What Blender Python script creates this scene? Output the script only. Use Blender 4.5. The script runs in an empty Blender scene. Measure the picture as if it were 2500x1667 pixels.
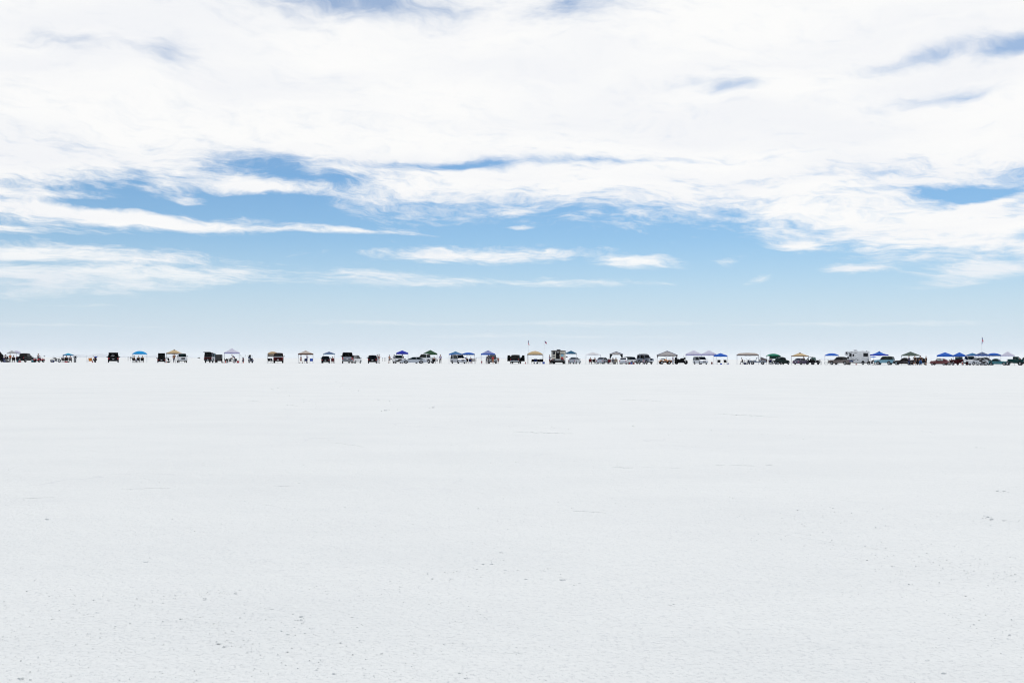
import bpy, bmesh, math, random
from mathutils import Vector, Matrix, noise
random.seed(11)
PI = math.pi
# ---- the numbers of the light and the sky (used by the set-up right below)
EXPOSURE = 0.0
SUN_E = 2.2
SKY_STR = 0.1
SKY_TINT = (0.51, 0.79, 0.94)
HAZE_COL = (6.3, 7.25, 8.35)
HAZE_FAC = [(0.0, 0.96), (0.05, 0.87), (0.11, 0.64), (0.17, 0.38), (0.24, 0.14), (0.36, 0.05), (1.0, 0.0)]
CLOUD_A = (9.75, 9.75, 9.7)
CLOUD_B = (9.0, 9.12, 9.4)
# soft masses and gaps of the cirrus: x0, x1, y0, y1 (where they stand in the view), gain, slope
SKY_BUMPS = [
    # gaps in the sheet
    (560, 1060, -50, 34, -2.5, 0.0), (1220, 1460, -30, 50, -1.9, 0.0), (330, 450, 90, 170, -1.4, 0), (0, 300, 60, 110, -1.0, 0),
    (2220, 2460, 85, 125, -3.0, 0.10), (1960, 2300, 105, 140, -1.7, 0.12), (2080, 2300, 205, 235, -1.8, 0),
    (1620, 1760, 190, 215, -1.8, 0.06), (1480, 1700, 180, 205, -0.9, 0),
    (470, 760, 348, 385, -1.5, 0), (620, 920, 390, 438, -2.6, -0.02), (430, 640, 398, 416, 1.3, -0.05), (560, 800, 444, 470, -1.8, 0), (-260, 560, 598, 612, -1.8, 0.01), (-260, 480, 538, 556, -2.0, 0), (860, 1280, 370, 392, -2.8, 0.02),
    (1180, 1560, 360, 382, -1.8, -0.02),
    (2080, 2460, 415, 462, -5.4, 0.0), (1960, 2120, 375, 410, -1.9, 0), (2280, 2460, 372, 400, -1.6, 0), (2290, 2460, 515, 545, -2.0, 0),
    (-200, 560, 459, 477, -3.2, 0.02), (1150, 1400, 480, 500, -1.2, 0),
    # separate banks below the sheet
    (408, 732, 415, 450, 4.1, -0.02), (396, 514, 450, 478, 3.5, -0.12),
    (-218, 258, 440, 478, 3.1, 0.00),
    (18, 622, 478, 530, 5.5, -0.01), (-280, 260, 515, 545, 3.9, 0.00), (500, 960, 521, 538, 3.9, 0.00), (636, 744, 510, 522, 2.7, 0.00),
    (-295, 655, 560, 622, 5.1, -0.02), (-278, 218, 606, 652, 4.1, 0.00), (100, 640, 618, 668, 3.5, 0.04), (-121, 441, 655, 690, 3.1, 0.02),
    (777, 1393, 562, 612, 5.3, 0.00), (1372, 1578, 586, 622, 4.4, 0.00), (1627, 1713, 582, 616, 3.7, 0.12),
    (670, 1220, 630, 668, 3.8, 0.03), (1122, 1618, 634, 664, 3.6, 0.00), (750, 1010, 615, 640, 3.1, -0.02),
    (1156, 1264, 482, 498, 3.1, 0.03), (1148, 1202, 520, 532, 2.9, 0.00),
    (1696, 1804, 628, 652, 3.5, 0.12), (1756, 1874, 550, 572, 3.2, 0.05), (1894, 2056, 608, 632, 3.8, 0.00),
    (2132, 2338, 610, 640, 3.1, 0.10), (2022, 2248, 645, 665, 2.8, 0.02),
    (580, 1120, 736, 752, 3.9, 0.00), (1102, 1588, 732, 756, 4.3, 0.00), (1526, 2434, 736, 756, 4.0, 0.00), (-230, 590, 742, 756, 3.5, 0.00),
    (868, 1732, 766, 782, 3.7, 0.00), (-11, 291, 694, 706, 2.6, 0.00), (2191, 2429, 440, 462, 3.3, 0.25),
]
GROUND_A = (0.765, 0.775, 0.752)
GROUND_B = (0.80, 0.808, 0.78)
GROUND_C = (0.82, 0.822, 0.797)
GROUND_BUMP = 0.5
N_CRUMBS = 4500
HAZE_D = 1.6e-5
HAZE_RGB = (0.97, 0.985, 1.0)
R = math.radians
SC = bpy.context.scene
COL = SC.collection

# ------------------------------------------------------------------ camera, sky, sun, exposure
FPX = 2431.0                                   # focal length in photograph pixels (2500 wide)
CAM_H = 1.0
cam_d = bpy.data.cameras.new('camera')
cam_d.sensor_width = 36.0
cam_d.lens = FPX / 2500 * 36
cam_d.clip_start = 0.1
cam_d.clip_end = 200000
cam = bpy.data.objects.new('camera', cam_d)
COL.objects.link(cam)
cam.location = (0, 0, CAM_H)
PITCH = math.atan(42.3 / FPX)
ROLL = math.atan(0.0031)
cam.rotation_euler = (Matrix.Rotation(PI / 2 + PITCH, 4, 'X') @ Matrix.Rotation(ROLL, 4, 'Z')).to_euler()
SC.camera = cam
SC.view_settings.view_transform = 'Standard'
SC.view_settings.look = 'None'
SC.view_settings.gamma = 1
SC.view_settings.use_curve_mapping = False
SC.view_settings.exposure = EXPOSURE
SC.cycles.transparent_max_bounces = 24
SC.cycles.max_bounces = 8
SC.cycles.volume_bounces = 1
SC.cycles.filter_width = 1.1
SC.cycles.use_denoising = True

SUN_EL, SUN_AZ = 56.0, 18.0                    # degrees; azimuth clockwise from +Y (away from the camera)
sd = bpy.data.lights.new('sun', 'SUN')
sd.energy = SUN_E
sd.angle = R(0.5)
sd.color = (1.0, 0.965, 0.91)
sun = bpy.data.objects.new('sun', sd)
COL.objects.link(sun)
_dir = Vector((math.sin(R(SUN_AZ)) * math.cos(R(SUN_EL)), math.cos(R(SUN_AZ)) * math.cos(R(SUN_EL)), math.sin(R(SUN_EL))))
sun.rotation_euler = _dir.to_track_quat('Z', 'Y').to_euler()
sun.location = (0, 0, 60)

world = bpy.data.worlds.new('World')
SC.world = world
world.use_nodes = True
NT = world.node_tree
NT.nodes.clear()


def nd(tree, kind, **kw):
    n = tree.nodes.new(kind)
    for k, v in kw.items():
        setattr(n, k, v)
    return n


class G:
    """tiny helper to write shader maths as python"""
    def __init__(s, tree):
        s.t = tree

    def m(s, op, a, b=None, c=None, clamp=False):
        n = nd(s.t, 'ShaderNodeMath', operation=op, use_clamp=clamp)
        for i, v in enumerate((a, b, c)):
            if v is None:
                continue
            if isinstance(v, (int, float)):
                n.inputs[i].default_value = v
            else:
                s.t.links.new(v, n.inputs[i])
        return n.outputs[0]

    def sstep(s, x, e0, e1):
        n = nd(s.t, 'ShaderNodeMapRange', interpolation_type='SMOOTHSTEP')
        s.t.links.new(x, n.inputs[0])
        n.inputs[1].default_value = e0
        n.inputs[2].default_value = e1
        return n.outputs[0]

    def xyz(s, x, y, z):
        n = nd(s.t, 'ShaderNodeCombineXYZ')
        for i, v in enumerate((x, y, z)):
            if isinstance(v, (int, float)):
                n.inputs[i].default_value = v
            else:
                s.t.links.new(v, n.inputs[i])
        return n.outputs[0]

    def noise(s, vec, scale, detail, rough, dist=0.0):
        n = nd(s.t, 'ShaderNodeTexNoise')
        s.t.links.new(vec, n.inputs['Vector'])
        n.inputs['Scale'].default_value = scale
        n.inputs['Detail'].default_value = detail
        n.inputs['Roughness'].default_value = rough
        n.inputs['Distortion'].default_value = dist
        return n.outputs['Fac']

    def mix(s, f, a, b):
        n = nd(s.t, 'ShaderNodeMix', data_type='RGBA')
        for i, v in ((0, f), (6, a), (7, b)):
            if isinstance(v, (int, float)):
                n.inputs[i].default_value = v
            elif isinstance(v, tuple):
                n.inputs[i].default_value = (*v, 1)
            else:
                s.t.links.new(v, n.inputs[i])
        return n.outputs[2]


W = G(NT)
FQ = 2287.0


def q2s(x, y):                                 # a place in the sky, read off the photo -> azimuth, tan(elevation)
    az = math.atan((x - 1176) / FQ)
    return az, (821 + 0.0031 * x - y) / FQ * math.cos(az)


tc = nd(NT, 'ShaderNodeTexCoord')
sep = nd(NT, 'ShaderNodeSeparateXYZ')
NT.links.new(tc.outputs['Generated'], sep.inputs[0])
DX, DY, DZ = sep.outputs
AZ = W.m('ARCTAN2', DX, DY)
HR = W.m('SQRT', W.m('ADD', W.m('MULTIPLY', DX, DX), W.m('MULTIPLY', DY, DY)))
TE = W.m('DIVIDE', W.m('MAXIMUM', DZ, 0.0), W.m('MAXIMUM', HR, 0.02))
TE = W.m('MINIMUM', TE, 6.0)
LT = W.m('LOGARITHM', W.m('ADD', TE, 0.06), 2.718)          # finer detail towards the horizon
V1 = W.xyz(W.m('MULTIPLY', AZ, 5.0), W.m('MULTIPLY', LT, 3.6), 0.0)
# slow warp, then streaky fibres
w1 = W.noise(V1, 1.2, 4, 0.55)
w2 = W.noise(W.xyz(W.m('MULTIPLY', AZ, 5.0), W.m('MULTIPLY', LT, 3.6), 7.3), 1.2, 4, 0.55)
WA = W.m('ADD', AZ, W.m('MULTIPLY', W.m('SUBTRACT', w1, 0.5), 0.07))
WT = W.m('ADD', TE, W.m('MULTIPLY', W.m('MULTIPLY', W.m('SUBTRACT', w2, 0.5), 0.13), W.m('ADD', TE, 0.05)))
WL = W.m('ADD', LT, W.m('MULTIPLY', W.m('SUBTRACT', w2, 0.5), 0.25))
SLANT = W.m('ADD', WL, W.m('MULTIPLY', WA, 0.30))
fib = W.noise(W.xyz(W.m('MULTIPLY', WA, 13.0), W.m('MULTIPLY', SLANT, 9.0), 3.1), 1.6, 12, 0.66, 0.1)
fib2 = W.noise(W.xyz(W.m('MULTIPLY', WA, 14.0), W.m('MULTIPLY', SLANT, 20.0), 9.7), 2.6, 10, 0.68, 0.1)
big = W.noise(W.xyz(W.m('MULTIPLY', WA, 3.0), W.m('MULTIPLY', WL, 4.0), 1.7), 1.1, 5, 0.5)
# lower edge of the high cloud sheet, all round
fc = nd(NT, 'ShaderNodeFloatCurve')
edge = [(-700, 470), (0, 452), (230, 430), (420, 408), (500, 385), (620, 395), (740, 450), (900, 482), (1100, 478), (1300, 488), (1450, 503),
        (1600, 500), (1750, 520), (1850, 545), (2000, 575), (2120, 592), (2352, 600), (3000, 560)]
pts = []
for x, y in edge:
    a, t = q2s(x, y)
    pts.append(((a + PI) / (2 * PI), t / 0.4))
pts = [(0, 0.5)] + pts + [(1, 0.5)]
cv = fc.mapping.curves[0]
cv.points[0].location = pts[0]
cv.points[1].location = pts[-1]
for p in pts[1:-1]:
    cv.points.new(*p)
fc.mapping.update()
NT.links.new(W.m('DIVIDE', W.m('ADD', WA, PI), 2 * PI), fc.inputs['Value'])
EDGE = W.m('MULTIPLY', fc.outputs[0], 0.4)
DECK = W.m('DIVIDE', W.m('SUBTRACT', WT, EDGE), 0.011)       # in soft-edge units
DECK = W.m('MINIMUM', W.m('MAXIMUM', DECK, -3.3), 2.4)

# one reusable elliptical bump
bg = bpy.data.node_groups.new('cloud_bump', 'ShaderNodeTree')
for nm in ('A', 'T', 'ca', 'ct', 'ra', 'rt', 'slope', 'gain'):
    bg.interface.new_socket(nm, in_out='INPUT', socket_type='NodeSocketFloat')
bg.interface.new_socket('v', in_out='OUTPUT', socket_type='NodeSocketFloat')
gi = bg.nodes.new('NodeGroupInput')
go = bg.nodes.new('NodeGroupOutput')
B = G(bg)
_a = B.m('SUBTRACT', gi.outputs['A'], gi.outputs['ca'])
_t = B.m('SUBTRACT', B.m('SUBTRACT', gi.outputs['T'], gi.outputs['ct']), B.m('MULTIPLY', _a, gi.outputs['slope']))
_a = B.m('DIVIDE', _a, gi.outputs['ra'])
_t = B.m('DIVIDE', _t, gi.outputs['rt'])
_r2 = B.m('ADD', B.m('MULTIPLY', _a, _a), B.m('MULTIPLY', _t, _t))
_o = B.m('MULTIPLY', B.m('EXPONENT', B.m('MULTIPLY', _r2, -1.0)), gi.outputs['gain'])
bg.links.new(_o, go.inputs[0])


def bump(x0, x1, y0, y1, gain, slope=0.0):
    a0, t0 = q2s((x0 + x1) / 2, (y0 + y1) / 2)
    n = nd(NT, 'ShaderNodeGroup', node_tree=bg)
    NT.links.new(WA, n.inputs['A'])
    NT.links.new(WT, n.inputs['T'])
    n.inputs['ca'].default_value = a0
    n.inputs['ct'].default_value = t0
    c = math.cos(a0)
    n.inputs['ra'].default_value = (x1 - x0) / 2 / FQ * c * c
    n.inputs['rt'].default_value = (y1 - y0) / 2 / FQ
    n.inputs['slope'].default_value = slope
    n.inputs['gain'].default_value = gain
    return n.outputs[0]


BUMPS = SKY_BUMPS
acc = DECK
for b in BUMPS:
    acc = W.m('ADD', acc, bump(*b))
# thin cloud field: texture eats into the sheet and frays its edges
tex = W.m('ADD', W.m('MULTIPLY', W.m('SUBTRACT', fib, 0.5), 5.2), W.m('MULTIPLY', W.m('SUBTRACT', fib2, 0.5), 3.2))
tex = W.m('ADD', tex, W.m('MULTIPLY', W.m('SUBTRACT', big, 0.5), 1.6))
fall = W.m('SUBTRACT', W.m('MINIMUM', W.m('ADD', W.m('MULTIPLY', TE, 3.0), 1.1), 1.4), W.m('MULTIPLY', W.sstep(TE, 0.15, 0.25), 0.85))
acc = W.m('SUBTRACT', acc, W.m('MULTIPLY', W.sstep(TE, 0.5, 1.1), 3.2))    # thinner overhead
dens = W.m('ADD', acc, W.m('MULTIPLY', tex, fall))
COVER = W.m('MAXIMUM', W.sstep(dens, -1.3, 2.5), W.m('MULTIPLY', W.m('SUBTRACT', W.sstep(TE, 0.17, 0.30), W.sstep(TE, 0.42, 0.7)), 0.25))      # thin veil high up

sky = nd(NT, 'ShaderNodeTexSky', sky_type='NISHITA')
sky.sun_disc = False
sky.sun_elevation = R(SUN_EL)
sky.sun_rotation = R(SUN_AZ)
sky.altitude = 1300
sky.air_density = 1.0
sky.dust_density = 0.6
sky.ozone_density = 2.0
hsv = nd(NT, 'ShaderNodeMix', data_type='RGBA', blend_type='MULTIPLY')
hsv.inputs[0].default_value = 1
NT.links.new(sky.outputs[0], hsv.inputs[6])
hsv.inputs[7].default_value = (*SKY_TINT, 1)
# summer haze whitening the lowest few degrees
hz = nd(NT, 'ShaderNodeValToRGB')
hz.color_ramp.interpolation = 'B_SPLINE'
el = hz.color_ramp.elements
el[0].position = 0.0
el[0].color = (*[HAZE_FAC[0][1]] * 3, 1)
el[1].position = 1.0
el[1].color = (*[HAZE_FAC[-1][1]] * 3, 1)
for p, v in HAZE_FAC[1:-1]:
    e = el.new(p)
    e.color = (v, v, v, 1)
NT.links.new(W.m('MULTIPLY', TE, 2.0, clamp=True), hz.inputs[0])
clear = W.mix(hz.outputs[0], hsv.outputs[2], HAZE_COL)
# cloud sheet: bright, with slightly greyer thick patches
grey = W.sstep(W.noise(W.xyz(W.m('MULTIPLY', WA, 4.0), W.m('MULTIPLY', WL, 6.0), 20.0), 1.0, 6, 0.5), 0.36, 0.68)
cloud = W.mix(grey, CLOUD_A, CLOUD_B)
COVER = W.m('MULTIPLY', COVER, W.m('ADD', W.m('MULTIPLY', W.sstep(TE, 0.015, 0.115), 0.66), 0.34))      # low banks are thin
final = W.mix(COVER, clear, cloud)
bgN = nd(NT, 'ShaderNodeBackground')
NT.links.new(final, bgN.inputs[0])
bgN.inputs[1].default_value = SKY_STR
out = nd(NT, 'ShaderNodeOutputWorld')
NT.links.new(bgN.outputs[0], out.inputs[0])
world.cycles.sampling_method = 'MANUAL'
world.cycles.sample_map_resolution = 512

# ------------------------------------------------------------------ materials
MATS = {}


def pm(name, col, rough=0.6, metal=0.0, coat=0.0, var=0.12, scale=3.0, trans=0.0, spec=0.5):
    """procedural surface: base colour with a little dust / wear variation"""
    if name in MATS:
        return MATS[name]
    m = bpy.data.materials.new(name)
    m.use_nodes = True
    t = m.node_tree
    b = t.nodes['Principled BSDF']
    g = G(t)
    c = nd(t, 'ShaderNodeTexCoord')
    f = g.noise(c.outputs['Object'], scale, 4, 0.6)
    f = g.sstep(f, 0.3, 0.75)
    lo = tuple(max(0, v * (1 - var)) for v in col)
    hi = tuple(min(1, v * (1 + var) + 0.02 * var) for v in col)
    mc = g.mix(f, lo, hi)
    t.links.new(mc, b.inputs['Base Color'])
    b.inputs['Roughness'].default_value = rough
    b.inputs['Metallic'].default_value = metal
    b.inputs['Coat Weight'].default_value = coat
    b.inputs['Coat Roughness'].default_value = 0.08
    b.inputs['Specular IOR Level'].default_value = spec
    if trans > 0:
        tr = nd(t, 'ShaderNodeBsdfTranslucent')
        t.links.new(mc, tr.inputs[0])
        mx = nd(t, 'ShaderNodeMixShader')
        mx.inputs[0].default_value = trans
        t.links.new(b.outputs[0], mx.inputs[1])
        t.links.new(tr.outputs[0], mx.inputs[2])
        t.links.new(mx.outputs[0], t.nodes['Material Output'].inputs[0])
    MATS[name] = m
    return m


def glass_mat(name, tint, clear):
    if name in MATS:
        return MATS[name]
    m = bpy.data.materials.new(name)
    m.use_nodes = True
    t = m.node_tree
    t.nodes.remove(t.nodes['Principled BSDF'])
    tr = nd(t, 'ShaderNodeBsdfTransparent')
    tr.inputs[0].default_value = (*[v * clear for v in tint], 1)
    gl = nd(t, 'ShaderNodeBsdfGlossy')
    gl.inputs['Color'].default_value = (0.9, 0.95, 1, 1)
    gl.inputs['Roughness'].default_value = 0.03
    fr = nd(t, 'ShaderNodeFresnel')
    fr.inputs[0].default_value = 1.3
    mx = nd(t, 'ShaderNodeMixShader')
    t.links.new(fr.outputs[0], mx.inputs[0])
    t.links.new(tr.outputs[0], mx.inputs[1])
    t.links.new(gl.outputs[0], mx.inputs[2])
    t.links.new(mx.outputs[0], t.nodes['Material Output'].inputs[0])
    MATS[name] = m
    return m


# ------------------------------------------------------------------ the salt flat
def ground_material():
    m = bpy.data.materials.new('salt_crust')
    m.use_nodes = True
    t = m.node_tree
    b = t.nodes['Principled BSDF']
    g = G(t)
    c = nd(t, 'ShaderNodeTexCoord').outputs['Object']
    fine = g.noise(c, 55.0, 6, 0.62)
    mid = g.noise(c, 9.0, 6, 0.6)
    patch = g.noise(c, 0.55, 5, 0.6)
    vast = g.noise(c, 0.06, 4, 0.55)
    mp = nd(t, 'ShaderNodeMapping')
    mp.inputs['Scale'].default_value = (0.25, 1.0, 1.0)
    mp.inputs['Rotation'].default_value = (0, 0, R(8))
    t.links.new(c, mp.inputs[0])
    streak = g.noise(mp.outputs[0], 0.9, 6, 0.62)
    pits = g.sstep(fine, 0.30, 0.47)
    k1 = g.sstep(g.m('ADD', g.m('MULTIPLY', patch, 0.5), g.m('MULTIPLY', streak, 0.5)), 0.36, 0.62)
    base = g.mix(k1, GROUND_A, GROUND_B)
    base = g.mix(g.m('MULTIPLY', g.sstep(vast, 0.35, 0.7), 0.5), base, GROUND_C)
    base = g.mix(g.m('MULTIPLY', g.m('SUBTRACT', 1.0, pits), 0.13), base, (0.47, 0.49, 0.56))  # pits tinted blue-grey, their small shadows put into the colour
    # thin darker cracks and old tyre traces
    vo = nd(t, 'ShaderNodeTexVoronoi', feature='DISTANCE_TO_EDGE')
    wv = nd(t, 'ShaderNodeVectorMath', operation='ADD')
    wob = nd(t, 'ShaderNodeTexNoise')
    wob.inputs['Scale'].default_value = 0.7
    wob.inputs['Detail'].default_value = 4
    t.links.new(c, wob.inputs['Vector'])
    sc = nd(t, 'ShaderNodeVectorMath', operation='SCALE')
    sc.inputs['Scale'].default_value = 2.2
    t.links.new(wob.outputs['Color'], sc.inputs[0])
    t.links.new(c, wv.inputs[0])
    t.links.new(sc.outputs[0], wv.inputs[1])
    t.links.new(wv.outputs[0], vo.inputs['Vector'])
    vo.inputs['Scale'].default_value = 0.28
    crack = g.m('SUBTRACT', 1.0, g.sstep(vo.outputs['Distance'], 0.0015, 0.008))
    crack = g.m('MULTIPLY', crack, g.sstep(g.noise(c, 0.45, 3, 0.6), 0.5, 0.66))
    base = g.mix(g.m('MULTIPLY', crack, 0.12), base, (0.36, 0.36, 0.42))
    t.links.new(base, b.inputs['Base Color'])
    b.inputs['Roughness'].default_value = 0.85
    b.inputs['Specular IOR Level'].default_value = 0.25
    h = g.m('ADD', g.m('MULTIPLY', fine, 0.006), g.m('MULTIPLY', mid, 0.018))
    h = g.m('ADD', h, g.m('MULTIPLY', pits, 0.003))
    bp = nd(t, 'ShaderNodeBump')
    bp.inputs['Strength'].default_value = GROUND_BUMP
    bp.inputs['Distance'].default_value = 1.0
    t.links.new(h, bp.inputs['Height'])
    t.links.new(bp.outputs[0], b.inputs['Normal'])
    return m


def tag(o, label=None, cat=None, group=None, kind=None):
    if label:
        o['label'] = label
    if cat:
        o['category'] = cat
    if group:
        o['group'] = group
    if kind:
        o['kind'] = kind
    return o


SALT = ground_material()


def build_ground():
    # rows from just behind the camera to the horizon, finer close by; a real, slightly uneven crust
    ys = []
    y = -6.0
    while y < 26:
        ys.append(y)
        y += 0.035 + max(0, y - 2) * 0.012 if y > 2 else 0.5
    while y < 40000:
        ys.append(y)
        y *= 1.12
    ys = [-40000, -8000, -1500, -300, -60, -15] + ys + [72000]
    NX = 260
    vs, fs = [], []
    for y in ys:
        ext = max(12.0, 0.75 * abs(y) + 6)
        for i in range(NX + 1):
            s = i / NX * 2 - 1
            x = s * ext
            if abs(s) > 0.94:
                x = math.copysign(ext * 0.88 + (abs(s) - 0.94) / 0.06 * max(0, 75000 - ext * .88), s)
            z = 0.0
            if 2 < y < 60 and abs(s) < 0.93:
                k = min(1, (y - 2)) * max(0, 1 - y / 60)
                z = noise.fractal(Vector((x * 3.1, y * 3.1, 0.3)), 0.9, 2.1, 4) * 0.0035
                z += noise.noise(Vector((x * 0.7, y * 0.7, 5))) * 0.006
                z *= k
            vs.append((x, y, z))
    w = NX + 1
    for j in range(len(ys) - 1):
        for i in range(NX):
            a = j * w + i
            fs.append((a, a + 1, a + w + 1, a + w))
    me = bpy.data.meshes.new('salt_flat_ground')
    me.from_pydata(vs, [], fs)
    me.materials.append(SALT)
    for p in me.polygons:
        p.use_smooth = True
    o = bpy.data.objects.new('ground', me)
    COL.objects.link(o)
    o['kind'] = 'structure'
    return o


build_ground()


def crumb(vs, fs, x, y, r, rnd):
    # a small irregular lump of broken salt crust, sunk a little into the ground
    n = len(vs)
    a0 = rnd.random() * 6.28
    h = r * rnd.uniform(0.35, 0.8)
    ex = rnd.uniform(0.8, 1.6)
    for k in range(6):
        a = a0 + k * PI / 3
        rr = r * rnd.uniform(0.75, 1.2)
        vs.append((x + math.cos(a) * rr * ex, y + math.sin(a) * rr, -0.3 * r))
    for k in range(5):
        a = a0 + k * PI / 2.5 + 0.4
        rr = r * rnd.uniform(0.55, 0.95)
        vs.append((x + math.cos(a) * rr * ex, y + math.sin(a) * rr, h * rnd.uniform(0.45, 0.75)))
    vs.append((x + rnd.uniform(-.2, .2) * r, y + rnd.uniform(-.2, .2) * r, h))
    T = n + 11
    for k in range(5):
        fs.append((n + 6 + k, n + 6 + (k + 1) % 5, T))
        fs.append((n + k, n + (k + 1) % 6, n + 6 + k))
        fs.append((n + (k + 1) % 6, n + 6 + (k + 1) % 5, n + 6 + k))
    fs.append((n + 5, n, n + 6))


def flat_at(px, py):                            # a place on the flat seen at photo pixel (px, py)
    d = CAM_H * FPX / (py - (871.9 + 0.0031 * px))
    return (px - 1250) / FPX * d, d


def build_crumbs():
    rnd = random.Random(5)
    vs, fs = [], []
    # the clusters one can pick out in the foreground
    lumps = [(1375, 1414, 9), (1285, 1412, 4), (1315, 1416, 3.5), (1324, 1411, 4), (1331, 1391, 4), (1339, 1386, 4), (1224, 1347, 4),
             (1231, 1365, 3), (1204, 1375, 4), (1182, 1375, 3.5), (1122, 1350, 4.5), (1234, 1390, 3.5), (1265, 1389, 3), (1416, 1422, 4),
             (1403, 1427, 3.5), (1420, 1430, 3.5), (1491, 1418, 3.5), (1553, 1426, 3.5), (1560, 1445, 4.5), (1637, 1475, 4), (1645, 1473, 4),
             (1369, 1406, 4), (361, 1370, 4.5), (372, 1360, 3.5), (389, 1411, 4), (325, 1432, 3), (590, 1438, 4), (580, 1446, 4),
             (668, 1484, 4), (504, 1461, 4), (740, 1502, 4), (740, 1510, 3.5), (742, 1518, 3), (447, 1507, 3.5), (540, 1566, 3.5),
             (553, 1573, 3), (942, 1002, 4), (1058, 995, 3), (2410, 1261, 4), (2418, 1266, 4), (2433, 1198, 3.5), (2449, 1269, 3),
             (2383, 1092, 3), (120, 1267, 4), (2450, 1198, 3), (935, 1590, 3), (1125, 1638, 5), (1139, 1650, 4), (1700, 1495, 4),
             (2000, 1620, 5), (2260, 1608, 5), (2300, 1640, 6), (1640, 1640, 5), (60, 1650, 5), (820, 1640, 5), (1545, 1040, 2.5)]
    for px, py, s in lumps:
        x, y = flat_at(px, py)
        r = s / FPX * math.hypot(x, y) * 0.95
        crumb(vs, fs, x, y, r, rnd)
        crumb(vs, fs, x + r * .5, y + r * .6, r * .7, rnd)
        for _ in range(3):
            crumb(vs, fs, x + rnd.gauss(0, r * 2.5), y + rnd.gauss(0, r * 3.5), r * rnd.uniform(.25, .5), rnd)
    # loose trails of crumbs
    trails = [(1100, 1340, 1640, 1490, 260, 26), (280, 1420, 760, 1480, 110, 24), (1560, 1480, 1900, 1540, 120, 20), (440, 1480, 640, 1580, 80, 20),
              (1150, 1560, 1350, 1600, 120, 20), (820, 930, 1000, 1010, 60, 6), (640, 940, 800, 1000, 50, 5), (1200, 1040, 2100, 1070, 80, 6),
              (2000, 1330, 2500, 1400, 120, 18), (1900, 1560, 2500, 1660, 60, 24), (0, 1560, 600, 1660, 50, 26)]
    for x0, y0, x1, y1, n, sp in trails:
        for _ in range(n):
            s = rnd.random()
            px = x0 + (x1 - x0) * s + rnd.gauss(0, sp)
            py = max(915, y0 + (y1 - y0) * s + rnd.gauss(0, sp * 0.7))
            x, y = flat_at(px, py)
            r = rnd.lognormvariate(0.0, 0.4) * 0.8 / FPX * y
            crumb(vs, fs, x, y, r, rnd)
    # the even scatter, by area on the ground
    for _ in range(N_CRUMBS):
        py = 930 + 770 * rnd.random() ** 0.62
        px = rnd.uniform(-80, 2580)
        x, y = flat_at(px, py)
        if noise.noise(Vector((x * 0.8, y * 0.8, 2))) < rnd.uniform(-1.0, 0.2):
            continue
        r = min(rnd.lognormvariate(-6.35, 0.3), 0.0035) * (0.8 + y * 0.07)
        crumb(vs, fs, x, y, r, rnd)
    me = bpy.data.meshes.new('salt_crumbs')
    me.from_pydata(vs, [], fs)
    me.materials.append(SALT)
    o = bpy.data.objects.new('salt_crumbs', me)
    COL.objects.link(o)
    tag(o, 'small loose crumbs of broken white salt scattered over the flat', None, None, 'stuff')
    # low pressure ridges: broken raised lips of crust
    vs, fs = [], []
    ridges = [(1495, 1140, 1545, 1141), (1568, 1140, 1602, 1141), (1612, 1140, 1664, 1142), (1740, 1134, 1770, 1135), (1780, 1134, 1840, 1136),
              (1868, 1134, 1886, 1134), (1310, 1166, 1350, 1165), (1325, 1363, 1400, 1359), (1420, 1358, 1510, 1358), (1515, 1355, 1600, 1344),
              (500, 1356, 600, 1353), (610, 1353, 700, 1356), (660, 1185, 720, 1185), (1230, 1590, 1290, 1588), (1480, 1618, 1545, 1616),
              (600, 979, 640, 980), (690, 988, 740, 991), (1250, 1054, 1400, 1058), (1740, 1009, 1900, 1018), (300, 1193, 420, 1190),
              (820, 1080, 900, 1092), (1500, 975, 1640, 980), (1980, 1115, 2080, 1112),
              (1400, 1245, 1480, 1250), (60, 1215, 160, 1212)]
    for x0, y0, x1, y1 in ridges:
        n = max(6, int((x1 - x0) / 4))
        off = rnd.random() * 100
        base = len(vs)
        for k in range(n + 1):
            s = k / n
            px = x0 + (x1 - x0) * s
            x, y = flat_at(px, y0 + (y1 - y0) * s + noise.noise(Vector((s * n * .35 + off, 0, 0))) * 1.6)
            env = max(0.0, math.sin(PI * s)) * (0.4 + 0.9 * abs(noise.noise(Vector((s * n * 0.5, off, 3)))))
            hgt = env * 0.8 / FPX * y
            wd = hgt * 1.4 + 0.002
            vs += [(x, y - wd * .5, -0.01), (x, y - wd * 0.25, hgt), (x, y + wd * 1.8, -0.01)]
        for k in range(n):
            a = base + k * 3
            fs += [(a, a + 3, a + 4, a + 1), (a + 1, a + 4, a + 5, a + 2)]
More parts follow.
